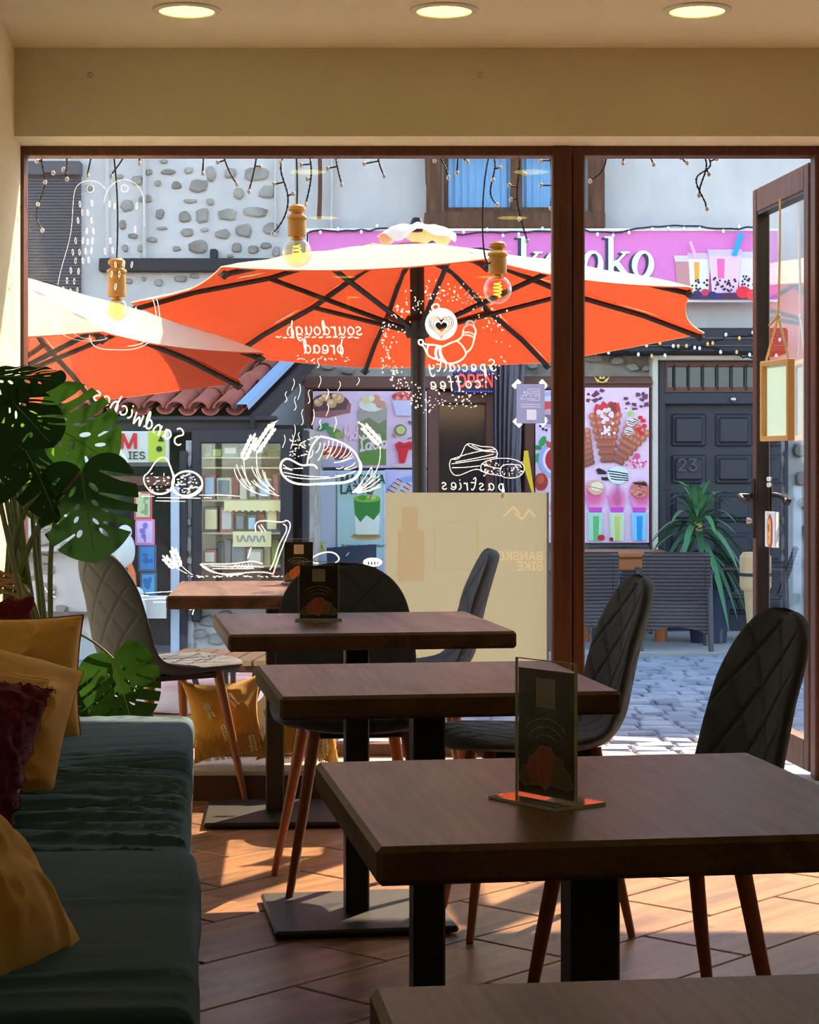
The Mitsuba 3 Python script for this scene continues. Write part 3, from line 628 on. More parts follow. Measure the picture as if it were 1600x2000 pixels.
# facade across the street
fac = thing('house', 'white plastered house across the street with stones showing at its upper left', 'building')
put(fac + '__wall', cat([bx(-9, 9, 18.2, 18.6, ZS, 5.85), bx(-9, 9, 18.6, 26, 2.0, 5.9)]), 'm_plaster', smooth=False)
put(fac + '__roof', bx(-9, 9, 17.75, 27, 5.88, 6.06), 'm_terra', smooth=False)
put(fac + '__rubble_panel', ub(158, 575, 300, 640, 18.12, 18.25), 'm_plaster', smooth=False)
ST = [(583,673,14,13),(658,672,30,12),(738,667,18,15),(690,725,22,16),(617,716,13,14),(775,727,38,30),(825,680,22,38),(900,677,28,22),(1000,680,55,30),(535,705,25,20),(497,805,28,26),(570,778,28,18),(743,786,27,10),(822,790,18,15),(935,757,24,24),(1045,752,40,28),(625,838,18,22),(722,848,26,26),(790,842,28,32),(888,840,40,26),(1000,828,55,22),(480,880,14,22),(520,922,20,12),(597,936,22,12),(733,910,28,18),(800,898,16,10),(870,915,30,22),(955,902,35,30),(1060,892,34,26),(635,893,22,7),(690,972,18,12),(775,963,38,30),(925,968,20,20),(990,975,22,18),(1040,960,24,14),(1080,985,18,22),(490,970,14,16),(553,972,16,16),(503,1100,18,12),(563,1090,9,9),(620,1105,18,16),(705,1090,28,14),(760,1080,20,10),(640,632,16,10),(470,690,14,12),(350,735,14,14),(900,1000,14,8)]
for i, (x, y, a, b) in enumerate(ST): put(fac + '__stone', stone_mesh(x / 2, y / 2, a / 2, b / 2, 18.12, .03, 100 + i), 'm_stone', smooth=False)
put(fac + '__timber_beam', cat([ub(193, 575, 504, 530, 18.0, 18.2, .01), ub(410, 424, 486, 508, 18.02, 18.2, .01)]), 'm_dark_beam')
for k, (u, w) in enumerate(((208, 5), (281, 5), (647, 3), (537, 3))):
    put(fac + '__drain_pipe', ub(u - w / 2, u + w / 2, 290, 505 if k < 2 else 460, 18.05, 18.2, .01), 'm_plaster')
# strip of rough masonry above the shop front, dark shutter box at the right
put(fac + '__masonry_strip', ub(560, 1280, 690, 740, 18.1, 18.2), 'm_stone', smooth=False)
for i, (u, v, a, b) in enumerate(((600, 722, 16, 8), (640, 716, 18, 8), (680, 724, 14, 8), (1010, 722, 14, 9), (1040, 715, 14, 8), (1160, 700, 20, 10), (1235, 718, 15, 9), (1262, 720, 10, 7), (1205, 705, 16, 9))):
    put(fac + '__stone', stone_mesh(u, v, a, b, 18.08, .05, 300 + i), 'm_stone', smooth=False)
rs = thing('roller_shutter', 'grey roller shutter on the house at the upper left behind the umbrella', 'shutter')
put(rs + '__box', ub(40, 157, 314, 342, 18.0, 18.2, .01), 'm_shutter')
put(rs + '__slats', cat([ub(40, 157, 342 + 6 * k, 347.6 + 6 * k, 18.06, 18.2, .006) for k in range(62)]), 'm_shutter', kind='stuff')
# old window
wn = thing('house_window', 'old brown wooden window with blue curtains on the white house', 'window')
put(wn + '__jamb', cat([bar(P(848, 290, 18.0), P(848, 425, 18.0), .15, .14), bar(P(836, 290, 17.97), P(838, 360, 17.97), .05, .06)]), 'm_old_wood'); put(wn + '__jamb', bar(P(1165, 290, 18.0), P(1165, 425, 18.0), .15, .14), 'm_old_wood')
put(wn + '__sill', ub(829, 1183, 412, 447, 17.9, 18.2, .02), 'm_old_wood')
put(wn + '__lintel', ub(829, 1183, 255, 285, 17.95, 18.2, .02), 'm_old_wood')
put(wn + '__sash', cat([ub(868, 876, 285, 412, 18.08, 18.2), ub(998, 1020, 285, 412, 18.06, 18.2), ub(1132, 1142, 285, 412, 18.08, 18.2), ub(868, 1142, 405, 413, 18.07, 18.2)]), 'm_old_wood')
for a, b in ((876, 998), (1020, 1132)):
    us = np.linspace(a, b, 40); g = np.array([[P(u, v, 18.15 + .015 * math.sin(u * .45) ) for v in (285, 408)] for u in us]).reshape(-1, 3)
    put(wn + '__curtain', trimesh.Trimesh(g, grid_faces(40, 2), process=False), 'm_curtain_blue', smooth=True)
# pink shop sign
sg = thing('shop_sign', 'long pink shop sign with white lettering and printed bubble tea cups', 'sign')
sl = math.tan(-8 / 880)
put(sg + '__panel', ub(600, 1520, 450, 588, 17.9, 18.0, .005), 'm_pink')
put(sg + '__frame', cat([ub(597, 1520, 446, 451, 17.88, 18.0), ub(597, 603, 446, 590, 17.88, 18.0), ub(597, 1520, 585, 590, 17.88, 18.0)]), 'm_white')
def glyph(ch):
    """serif letters, x height 1, origin at the left foot"""
    S = lambda x, y, w=.42, h=.07: sbox(x - w / 2, y - h / 2, x + w / 2, y + h / 2)
    V = lambda x, y0, y1, w=.2: sbox(x - w / 2, y0, x + w / 2, y1)
    ring = lambda: affinity.scale(Point(.42, .5).buffer(1, 16), .42, .53).difference(affinity.rotate(affinity.scale(Point(.42, .5).buffer(1, 16), .2, .42), -12))
    if ch == 'o': return ring(), .92
    if ch == 'l': return unary_union([V(.2, 0, 1.55), S(.2, .035), S(.1, 1.53, .28)]), .46
    if ch == 'k': return unary_union([V(.2, 0, 1.55), S(.2, .035), S(.1, 1.53, .28), LineString([(.25, .42), (.75, .95)]).buffer(.05), LineString([(.4, .58), (.8, .06)]).buffer(.1), S(.8, .035, .36), S(.74, .96, .34)]), .98
    if ch == 'h': return unary_union([V(.2, 0, 1.55), S(.2, .035), S(.1, 1.53, .28), V(.72, 0, .75), S(.72, .035), LineString([(.25, .7), (.42, .9), (.6, .92), (.72, .72)]).buffer(.07)]), .98
    if ch == 'c' or ch == 'C':
        g = ring().difference(sbox(.5, .36, 1.1, .68)); k = 1.5 if ch == 'C' else 1
        return affinity.scale(g, k, k, origin=(0, 0)), .86 * k
x, word, blk = 0, [], []
for ch in 'koloko':
    g, adv = glyph(ch); word.append(affinity.translate(g, x, 0)); x += adv
word = unary_union(word); s = 52.0
wu = affinity.affine_transform(word, [s, 0, 0, s, 0, 0])
def to_sign(g, dx, dy, Y):
    m = extr(g, .02); q = np.array(m.vertices); u = 1282 - x * s + q[:, 0] + dx; v = 543 - q[:, 1] + dy
    m.vertices = np.stack([(u - U0) * Y / F, Y - q[:, 2] * .5, EYE - (v - V0) * Y / F], -1); m.fix_normals(); return m
put(sg + '__lettering_shadow', to_sign(wu, -6, 3, 17.895), 'm_navy', smooth=False)
put(sg + '__lettering', to_sign(wu, 0, 0, 17.888), 'm_white', smooth=False)
def flat(Y): return lambda u, v, k: np.stack([(u - U0) * Y / F, Y - k * .0008, EYE - (v - V0) * Y / F], -1)
def cup(pr, x0, x1, y0, y1, col, lid, dots=0, seed=0, glow=None):
    d = (x1 - x0) * .1; r = np.random.default_rng(seed)
    pr.poly([(x0, y0), (x1, y0), (x1 - d, y1), (x0 + d, y1)], col)
    if glow: pr.poly([(x0 + (x1 - x0) * .25, y0 + 6), (x0 + (x1 - x0) * .5, y0 + 6), (x0 + (x1 - x0) * .48, y0 + (y1 - y0) * .6), (x0 + (x1 - x0) * .28, y0 + (y1 - y0) * .6)], glow)
    pr.poly([(x0 - 3, y0 - 12), (x1 + 3, y0 - 12), (x1, y0), (x0, y0)], lid)
    for k in range(dots):
        t = r.uniform(.55, .95); h = d * t; pr.ell(r.uniform(x0 + h + 3, x1 - h - 3), y0 + (y1 - y0) * t, 2.0, 2.3, (52, 34, 46))
pr = Print()
cup(pr, 1319, 1352, 511, 560, (204, 140, 140), (226, 206, 226)); cup(pr, 1345, 1388, 506, 574, (238, 234, 212), (220, 196, 226), 15, 1, (244, 170, 70)); cup(pr, 1440, 1478, 504, 566, (234, 218, 220), (214, 196, 222), 12, 3); cup(pr, 1384, 1446, 500, 574, (240, 196, 222), (216, 190, 226), 24, 2, (244, 104, 170))
pr.poly([(1344, 474), (1350, 472), (1362, 505), (1356, 507)], (246, 176, 196)); pr.poly([(1442, 455), (1452, 458), (1437, 502), (1428, 499)], (44, 164, 214)); pr.poly([(1345, 575), (1484, 571), (1484, 586), (1345, 586)], (88, 46, 78))
for k, (u, v, a, col) in enumerate(((1360, 576, 9, (60, 48, 96)), (1376, 572, 8, (200, 60, 90)), (1390, 578, 9, (56, 46, 98)), (1402, 580, 7, (60, 50, 110)), (1450, 572, 14, (232, 48, 62)), (1468, 578, 12, (238, 70, 70)))): pr.ell(u, v, a, a * .85, col)
m, c = pr.mesh(flat(17.885)); put(sg + '__print', m, 'm_print', smooth=False, color=c)
# light cable along the sign and on the dark shutter box
def cable(name, label, pts, Y, nb, seed, cols=('m_bulb_white',)):
    t = thing(name, label, 'string lights'); r = np.random.default_rng(seed)
    q = spline(pts, 60); q[:, 1] += r.normal(0, 1.2, 60); put(t + '__cable', tube([P(a, b, Y) for a, b in q], .008, 5), 'm_cable')
    for k in range(nb):
        a, b = q[int((k + .5) / nb * 60)]; dn_ = r.choice([-1, 1]) if name == 'light_string' else 1
        c = P(a, b + 5 * dn_, Y - .01); s_ = trimesh.creation.icosphere(1, .014); s_.apply_scale((1, 1, 1.4)); s_.apply_translation(c)
        put(t + '__bulb', cat([s_, tube([P(a, b, Y), c], .006, 5)]), cols[k % len(cols)])
M('bulb_white', (250, 246, 240), .3); M('bulb_amber', (244, 190, 110), .3)
cable('light_string', 'string of small lights along the upper edge of the pink shop sign', [(600, 475), (603, 455), (650, 452), (700, 450), (738, 446), (790, 450), (850, 458), (940, 454), (1060, 452), (1140, 450), (1180, 455), (1240, 448), (1320, 440), (1400, 446), (1490, 440)], 17.85, 26, 3)
sb = thing('awning_box', 'dark awning box with small lights above the dark door', 'awning')
put(sb + '__box', ub(1130, 1540, 640, 690, 17.7, 18.2, .02), 'm_kiosk_dark'); put(sb + '__band', cat([ub(1130, 1540, 659, 661.5, 17.68, 17.72), ub(1130, 1540, 674, 676, 17.68, 17.72)]), 'm_shutter')
cable('light_string', 'string of small lights on the dark awning box above the door', [(1145, 684), (1200, 678), (1260, 670), (1330, 682), (1400, 664), (1475, 655), (1530, 660)], 17.685, 15, 4, ('m_bulb_white', 'm_bulb_amber'))
cable('light_string', 'lower string of small lights above the cream door trim', [(1150, 690), (1215, 684), (1290, 688), (1375, 676), (1430, 690), (1530, 682)], 17.68, 14, 9, ('m_bulb_amber', 'm_bulb_white'))
# dark door 23
for i, (u, v, a_, b_) in enumerate(((1500, 880, 14, 14), (1530, 905, 16, 12), (1565, 890, 16, 18), (1505, 935, 12, 16), (1545, 950, 18, 16), (1580, 955, 14, 18), (1515, 985, 18, 12), (1560, 1010, 16, 20), (1590, 1030, 14, 14), (1520, 1040, 14, 18), (1560, 1065, 18, 14), (1600, 1090, 16, 18), (1525, 1100, 16, 16), (1565, 1120, 14, 16), (1595, 1150, 16, 14), (1530, 1160, 16, 18))):
    put(fac + '__stone', stone_mesh(u + 60, v, a_, b_, 18.18, .06, 700 + i), 'm_stone', smooth=False)
dd = thing('house_door', 'dark panelled wooden door with number 23 and barred transom window', 'door')
put(dd + '__trim', cat([ub(1274, 1286, 694, 1242, 17.85, 18.2, .01), ub(1274, 1540, 693, 703, 17.85, 18.2, .01)]), 'm_cream_trim')
put(dd + '__slab', ub(1286, 1540, 700, 1242, 18.05, 18.2), 'm_door_dark')
put(dd + '__frame', cat([ub(1286, 1300, 703, 1242, 17.95, 18.1, .01), ub(1286, 1540, 766, 790, 17.95, 18.1, .01)]), 'm_door_dark')
for a, b in ((1312, 1380), (1398, 1470), (1488, 1530)):
    for v0, v1 in ((808, 872), (888, 945), (962, 1020), (1040, 1100), (1120, 1200)):
        m = cat([ub(a, b, v0, v1, 18.02, 18.06, .015), ub(a + 6, b - 6, v0 + 6, v1 - 6, 17.99, 18.06, .02)]); put(dd + '__panel', m, 'm_door_dark')
put(dd + '__transom_frame', cat([ub(1294, 1540, 706, 716, 17.98, 18.1), ub(1294, 1304, 706, 766, 17.98, 18.1), ub(1294, 1540, 756, 766, 17.98, 18.1)]), 'm_shop_wood')
put(dd + '__transom_pane', ub(1304, 1540, 716, 756, 18.03, 18.06), 'm_dark_glass')
for k in range(9): put(dd + '__bar', tube([P(1318 + 28 * k, 712, 17.97), P(1318 + 28 * k, 762, 17.97)], .008, 6), 'm_cable')
def text(s, u, v, hpx, Y, depth=.012, bold=False, mirror=False, wscale=1.0):
    m = meshkit.text_mesh(s, 1.0, .02, bold); q = np.array(m.vertices); k = hpx * Y / F; o = P(u, v, Y)
    q = np.stack([o[0] + q[:, 0] * k * wscale * (-1 if mirror else 1), Y - q[:, 2] / .02 * depth, o[2] + q[:, 1] * k], -1); m = trimesh.Trimesh(q, m.faces, process=False); m.fix_normals(); return m
M('numeral', (66, 66, 76), .4)
put(dd + '__house_number', text('23', 1321, 920, 24, 17.985, .02, True), 'm_numeral', smooth=False)
put(dd + '__knob', xf(trimesh.creation.icosphere(2, .03), mat4(o=P(1432, 780, 17.93))), 'm_chrome')
# shop front of brown timber
sf = thing('storefront', 'brown timber shop front with glazed door and poster panels', 'shop front')
put(sf + '__fascia', ub(595, 1275, 735, 760, 17.85, 18.2, .015), 'm_shop_wood'); put(sf + '__moulding', ub(1130, 1275, 744, 749, 17.8, 17.9), 'm_shop_wood')
for a, b in ((595, 611), (834, 858), (950, 966), (1024, 1046), (1268, 1275)): put(sf + '__post', ub(a, b, 755, 1242, 17.87, 18.2, .01), 'm_shop_wood')
put(sf + '__door_rail', ub(856, 1030, 765, 788, 17.9, 18.2, .01), 'm_shop_wood')
put(sf + '__door_glass', ub(856, 1030, 786, 1150, 18.08, 18.1), 'm_dark_glass'); put(sf + '__kick_panel', ub(856, 1030, 1150, 1242, 17.95, 18.2), 'm_shop_wood')
pr = Print()   # gold emblem on the fascia
pr.poly([(1160, 735), (1170, 742), (1176, 742), (1182, 742), (1191, 735), (1186, 746), (1176, 748), (1166, 746)], (228, 190, 88)); pr.ell(1176, 741, 6, 4.5, (70, 48, 30)); pr.poly([(1170, 740), (1172, 734), (1176, 738), (1180, 734), (1182, 740)], (228, 190, 88))
m, c = pr.mesh(flat(17.79)); put(sf + '__emblem', m, 'm_print', smooth=False, color=c)
cu = thing('door_curtain', 'grey draped curtain hanging in the shop doorway', 'curtain')
us = np.linspace(0, 1, 90); V = []
for v in np.linspace(700, 1150, 24):
    t = (v - 700) / 450; w = 62 - 14 * math.sin(t * 2.2) + 30 * max(t - .5, 0); u0 = 962 + 6 * t
    V.append([P(u0 + w * a + 2.5 * math.sin(a * 40), v, 17.72 + .045 * math.sin(a * 38 + 2 * t) + .02 * math.sin(a * 83)) for a in us])
put(cu + '__cloth', trimesh.Trimesh(np.array(V).reshape(-1, 3), grid_faces(24, 90), process=False), 'm_cloth_grey', smooth=True)
put(cu + '__rod', tube([P(955, 702, 17.74), P(1040, 702, 17.74)], .012, 8), 'm_black_metal')
put('tie_band', extr(Polygon([(0, 0), (.035, 0), (.09, -.37), (.07, -.38), (-.01, -.12)]), .02) .apply_transform(mat4((1, 0, 0), (0, 0, 1), (0, 1, 0), P(1024, 880, 17.66))), 'm_yellow', label='yellow cloth band beside the grey doorway curtain', cat='cloth')
# LED sign
ol = thing('led_sign', 'dark LED board spelling OPEN in red above the shop door', 'sign')
put(ol + '__board', ub(885, 968, 724, 768, 17.8, 17.86, .01), 'm_kiosk_dark')
scene['m_led_red'] = {'type': 'twosided', 'bsdf': {'type': 'principled', 'base_color': {'type': 'rgb', 'value': [.9, .05, .05]}, 'roughness': .4}}
put(ol + '__lettering', text('OPEN', 890, 756, 25, 17.795, .012, True, wscale=.8), 'm_led_red', smooth=False, emitter={'type': 'area', 'radiance': {'type': 'rgb', 'value': [1.1, .08, .06]}})
dots = cat([xf(trimesh.creation.icosphere(1, .009), mat4(o=P(u, v, 17.79))) for u in np.arange(889, 967, 5.5) for v in (727, 765)])
put(ol + '__border_lights', dots, 'm_navy', smooth=False, emitter={'type': 'area', 'radiance': {'type': 'rgb', 'value': [.1, .1, 1.2]}}, kind='stuff')
# ---------------- umbrellas ----------------
Thin('canopy_top', (252, 224, 186), .75, .7)
Thin('canopy_lining', (206, 100, 72), .95, .8)
M('pole_dark', (27, 23, 23), .45, .4)
M('vent_cloth', (226, 204, 184), .9)
def umbrella(label, C8, apex, hub_z, pole_foot, pole_r):
    t = thing('parasol', label, 'parasol', 'orange parasols outside')
    C8 = np.asarray(C8, float); apex = np.asarray(apex, float); N = 14
    top, low = [], []
    for i in range(8):
        A, B = C8[i], C8[(i + 1) % 8]; pts = []
        for a in range(N + 1):
            for b in range(N + 1):
                s, q = a / N, b / N; e = (A * (1 - q) + B * q)
                s2 = s * (1 - .045 * 4 * q * (1 - q) * s)
                p = apex + (e - apex) * s2; p = p + np.array([0, 0, 1]) * (-.10 * s * s * 4 * q * (1 - q) * .35 + .05 * s * (1 - s) * 1.4 - .004 * math.sin(s * 20 + i))
                pts.append(p)
        pts = np.array(pts); f = grid_faces(N + 1, N + 1)
        put(t + '__canopy_panel', trimesh.Trimesh(pts + (0, 0, .006), f, process=False), 'm_canopy_top', smooth=True, label='sun-bleached cream top panel' if i == 0 else None)
        put(t + '__lining_panel', trimesh.Trimesh(pts, f, process=False), 'm_canopy_lining', smooth=True, label='orange underside panel' if i == 0 else None)
    hub = np.array([apex[0] + (pole_foot[0] - apex[0]) * .15, apex[1], hub_z])
    for i in range(8):
        d = C8[i] - apex; tip = apex + d * .985 + (0, 0, -.03); mid = apex + d * .52 + (0, 0, .012 - .03)
        r = put(t + '__rib', tube([apex + (0, 0, -.05), apex + d * .25 + (0, 0, .02), mid, apex + d * .78 + (0, 0, -.01), tip], .014, 6), 'm_pole_dark')
        put(r + '__strut', tube([mid, hub + (d / np.linalg.norm(d)) * .05], .013, 6), 'm_pole_dark')
        put(t + '__rib_pocket', hullm([tip + np.array(o) for o in ((.03, 0, 0), (-.03, 0, 0), (0, .03, 0), (0, -.03, 0), (0, 0, .02), (0, 0, -.025))]), 'm_pole_dark')
    put(t + '__hub', lathe([(0, -.05), (pole_r + .018, -.05), (pole_r + .035, -.01), (pole_r + .035, .03), (pole_r + .015, .06), (0, .06)], 20, hub), 'm_pole_dark')
    put(t + '__pole', tube([pole_foot, apex + (0, 0, .0)], pole_r, 16), 'm_pole_dark')
    put(t + '__base', lathe([(0, 0), (.38, 0), (.38, .06), (.1, .1), (.07, .25), (0, .25)], 28, (pole_foot[0], pole_foot[1], ZS)), 'm_pole_dark')
    g = np.linspace(0, 2 * np.pi, 49); V = []
    for k, (r, h) in enumerate(((.03, .075), (.09, .07), (.15, .045), (.2, .005))):
        V += [apex + (r * math.cos(a), r * math.sin(a), h + .02 * (k / 3) * math.sin(a * 4 + .6) + .015 * math.sin(7 * a) * k / 3) for a in g]
    vm = trimesh.Trimesh(np.array(V) + (0, 0, .02), grid_faces(4, 49), process=False)
    put(t + '__vent_cap', vm, 'm_vent_cloth', smooth=True, label='crumpled cloth vent cap')
    put(t + '__finial', lathe([(0, .06), (.03, .06), (.035, .1), (.02, .13), (0, .135)], 16, apex), 'm_pole_dark')
def octagon(c, R, yaw, tx, ty):
    a = np.arange(8) * np.pi / 4 + yaw; x, y = R * np.cos(a), R * np.sin(a)
    return np.stack([c[0] + x, c[1] + y, c[2] + tx * x + ty * y], -1)
q = octagon((.071, 10.1, 1.885), 1.456, .178, -.008, -.118)
for i, (u, v) in enumerate(((1377, 650), (1072, 707), (712, 718), (440, 694), (255, 594), (432, 524), (953, 508), (1355, 562))):
    w = P(u, v, q[i][1]); q[i] = w
umbrella('large orange parasol in the middle of the street, cream on its sunlit top', q, P(814, 476, 10.05), P(810, 640, 10.05)[2], (.066, 10.12, ZS + .05), .036)
q2 = octagon((-2.04, 9.5, 1.59), 1.4, .565, .04, -.07)
for i, (u, v) in ((0, (472, 745)), (1, (188, 782)), (7, (516, 690)), (6, (204, 650))): q2[i] = P(u, v, q2[i][1])
umbrella('orange parasol cut off by the left window edge, before the tiled roof', q2, P(-40, 522, 9.5), 1.55, (-2.04, 9.5, ZS + .05), .034)

# ---------------- little souvenir kiosk with tiled roof ----------------
YK = 15.4
rf = thing('tiled_roof', 'terracotta tiled canopy roof with a blue sheet edge over the souvenir window', 'roof')
sv = np.array([.36, 1.7, .56]); sv = sv / np.linalg.norm(sv); O = P(474, 806, YK)
pw_, tl = .182, .44
def half_barrel(r0, r1, L, up, n=8):
    V = []
    for y, r in ((0, r0), (L, r1)):
        for rr in (r, r - .014):
            for a in np.linspace(0, np.pi, n + 1): V.append((rr * math.cos(a), y, (rr * math.sin(a)) * .8 * up))
    m = n + 1; f = []
    for i in range(n):
        f += [(i, i + 1, 2 * m + i + 1), (i, 2 * m + i + 1, 2 * m + i), (m + i, 3 * m + i, 3 * m + i + 1), (m + i, 3 * m + i + 1, m + i + 1), (i, m + i, m + i + 1), (i, m + i + 1, i + 1), (2 * m + i, 2 * m + i + 1, 3 * m + i + 1), (2 * m + i, 3 * m + i + 1, 3 * m + i)]
    return trimesh.Trimesh(V, f, process=False)
cov = half_barrel(.082, .066, tl, 1); pan = half_barrel(.07, .082, tl, -1)
xr = np.array([1.0, 0, 0]); nr = np.cross(xr, sv); nr /= np.linalg.norm(nr); yr = sv
ply_c, ply_p = mikit.ply(cov, 'm_terra', smooth=40), mikit.ply(pan, 'm_terra', smooth=40)
for i in range(14):
    for j in range(5):
        jit = rng.normal(0, .006, 3)
        o = O + xr * (-.06 - pw_ * (i + .5)) + yr * (j * .37) + nr * (.03 + .012 * (j % 2)) + jit
        put(rf + '__tile', ply_c, None, tw=T(mat4(xr, yr + nr * .03, nr, o)))
        put(rf + '__tile', ply_p, None, tw=T(mat4(xr, yr + nr * .03, nr, o + xr * pw_ * .5 - nr * .0)))
put(rf + '__deck', hullm([O + xr * a + yr * b + nr * c for a in (-2.9, .05) for b in (0.05, 2.2) for c in (-.07, -.1)]), 'm_kiosk_dark', smooth=False)
bl = [O + xr * a + yr * b + nr * c for a, c in ((-.06, .03), (-.04, .075), (.04, .075), (.055, .03)) for b in (-.03, 2.15)]
put(rf + '__edge_sheet', trimesh.Trimesh(bl, grid_faces(4, 2), process=False), 'm_blue_sheet', smooth=False, label='pale blue metal edge sheet')
put(rf + '__fascia', cat([ub(-120, 540, 812, 822, YK + .02, YK + .2, .01), ub(-120, 528, 822, 846, YK + .08, YK + .3, .01), hullm([O + xr * a + yr * b + nr * c for a in (.055, .09) for b in (0, 2.1) for c in (-.02, -.16)])]), 'm_kiosk_dark')
ks = thing('kiosk', 'dark framed souvenir kiosk under the tiled roof', 'kiosk')
put(ks + '__back_wall', ub(-160, 600, 830, 1300, 16.6, 16.8), 'm_kiosk_dark', smooth=False)
put(ks + '__side_wall', bx(P(592, 0, YK)[0], P(604, 0, YK)[0], YK + .1, 18.2, ZS, 1.45), 'm_stone', smooth=False)
for a, b in ((374, 392), (548, 572), (590, 602)): put(ks + '__post', ub(a, b, 840, 1215, YK, YK + .12, .01), 'm_kiosk_dark')
put(ks + '__head_rail', ub(374, 572, 838, 866, YK, YK + .15, .01), 'm_kiosk_dark'); put(ks + '__sill', ub(340, 575, 1168, 1188, YK - .1, YK + .3, .01), 'm_kiosk_dark')
put(ks + '__light_post', ub(333, 350, 950, 1292, YK - .05, YK + .02, .01), 'm_pole_light', label='pale blue grey post'); put(ks + '__dark_post', ub(350, 365, 880, 1292, YK - .02, YK + .1, .01), 'm_kiosk_dark')
put(ks + '__stone_pier', ub(363, 378, 860, 1292, YK + .05, YK + .3), 'm_plaster', smooth=False)
for i, (u, v, a, b) in enumerate(((371, 900, 6, 16), (370, 960, 5, 12), (370, 1064, 6, 20), (371, 1095, 7, 9), (370, 1020, 5, 10))): put(ks + '__stone', stone_mesh(u, v, a, b, YK + .04, .03, 400 + i), 'm_stone', smooth=False)
put(ks + '__plinth', ub(340, 600, 1188, 1300, YK + .1, YK + .5), 'm_plaster', smooth=False)
for i, (u, v, a, b) in enumerate(((370, 1205, 14, 9), (405, 1212, 18, 12), (440, 1200, 14, 9), (390, 1238, 18, 10), (425, 1248, 20, 12), (465, 1225, 18, 14), (500, 1245, 16, 10), (520, 1208, 18, 10), (372, 1262, 14, 10), (550, 1235, 16, 12))): put(ks + '__stone', stone_mesh(u, v, a, b, YK + .1, .05, 420 + i), 'm_stone', smooth=False)
M('shelf_board', (206, 196, 156), .6)
for v in (892, 912, 976, 1040, 1104): put(ks + '__shelf', ub(392, 548, v, v + 4, YK + .1, YK + .6, .004), 'm_shelf_board')
put(ks + '__display_back', ub(392, 548, 866, 1110, YK + .62, YK + .66), 'm_shelf_board', smooth=False)
gl = [P(u, v, YK + .04) for u, v in ((392, 1168), (548, 1168), (548, 866), (392, 866))]
put(ks + '__pane', trimesh.Trimesh(gl, [(0, 1, 2), (0, 2, 3)], process=False), 'm_glass', smooth=False)
PC = []
for i, c in enumerate(((226, 218, 190), (176, 206, 220), (150, 156, 156), (238, 226, 160), (200, 196, 180), (120, 132, 128), (188, 120, 104), (196, 214, 120))): PC.append(M(f'souvenir_{i}', c, .6))
CN = ['cream', 'pale blue', 'grey', 'pale yellow', 'beige', 'dark grey', 'reddish', 'light green']
r = np.random.default_rng(12); shelfn = ['top', 'second', 'third', 'lowest']; ordn = ['first', 'second', 'third', 'fourth', 'fifth', 'sixth', 'seventh', 'eighth', 'ninth', 'tenth', 'eleventh', 'twelfth']
for si, (vb, hmax) in enumerate(((892, 26), (976, 54), (1040, 54), (1104, 56))):
    u = 396; n_in = -1
    while u < 536:
        w = r.uniform(13, 34); h = r.uniform(.5, .95) * hmax; c = int(r.integers(0, 8)); w = min(w, 546 - u)
        if w < 9: break
        n_in += 1; t = thing('souvenir', f'{CN[c]} souvenir box, {ordn[n_in]} from the left on the {shelfn[si]} shelf of the kiosk window', 'souvenir', 'souvenirs in the kiosk window')
        put(t + '__box', ub(u, u + w - 1.5, vb - h, vb, YK + r.uniform(.12, .3), YK + .45, .006), PC[c])
        if w > 16 and h > 20: put(t + '__picture', ub(u + 4, u + w - 5.5, vb - h + 5, vb - 6, YK + .11, YK + .35, .004), PC[int((c + r.integers(1, 7)) % 8)])
        u += w
# hanging paper banner with scalloped rim and yellow card in the display
t = thing('paper_banner', 'pale yellow banner with scalloped lower edge across the kiosk window', 'banner')
us = np.linspace(438, 548, 111); pts = [P(a, 978, YK + .07) for a in us] + [P(a, 1000 - 3.2 * abs(math.sin((a - 438) * math.pi / 12)), YK + .07) for a in us]
put(t + '__sheet', trimesh.Trimesh(pts, grid_faces(2, 111), process=False), PC[3], smooth=False)
t = thing('price_card', 'pale yellow card with grey scribbles in the lower kiosk window', 'card'); put(t + '__sheet', ub(455, 530, 1038, 1068, YK + .06, YK + .07), PC[3])
put(t + '__scribble', tube(spline([P(a, 1052 + 6 * math.sin(a * .5), YK + .055) for a in np.linspace(462, 518, 24)], 60), .006, 4), PC[2])
# white sign with red M and yellow green panel
M('sign_white', (214, 214, 200), .5); M('sign_lime', (186, 206, 60), .5); M('sign_red', (206, 36, 44), .5); M('ink', (48, 50, 46), .6)
t = thing('kiosk_sign', 'white kiosk sign with red M lettering and lime green panel beside the plant leaves', 'sign')
put(t + '__board', ub(150, 330, 842, 904, YK - .02, YK + .03, .005), 'm_sign_white'); put(t + '__lime_panel', ub(290, 322, 841, 902, YK - .03, YK - .01), 'm_sign_lime'); put(t + '__rail', ub(150, 330, 904, 911, YK - .03, YK + .03), 'm_shutter')
put(t + '__lettering', text('M', 232, 876, 29, YK - .022, .012, True, wscale=1.05), 'm_sign_red', smooth=False)
put(t + '__small_lettering', text('IES', 250, 897, 15, YK - .022, .01), 'm_ink', smooth=False)
put(t + '__warning_triangle', extr(Polygon([(0, 0), (.045, 0), (.0225, .045)]), .01).apply_transform(mat4((1, 0, 0), (0, 0, 1), (0, -1, 0), P(309, 862, YK - .032))), 'm_ink', smooth=False)
dk = trimesh.creation.cylinder(.022, .01); put(t + '__round_stamp', xf(dk, mat4((1, 0, 0), (0, 0, 1), (0, -1, 0), P(311, 877, YK - .035))), 'm_ink')
put(ks + '__red_band', ub(180, 332, 930, 948, YK + .02, YK + .06), 'm_shop_wood')
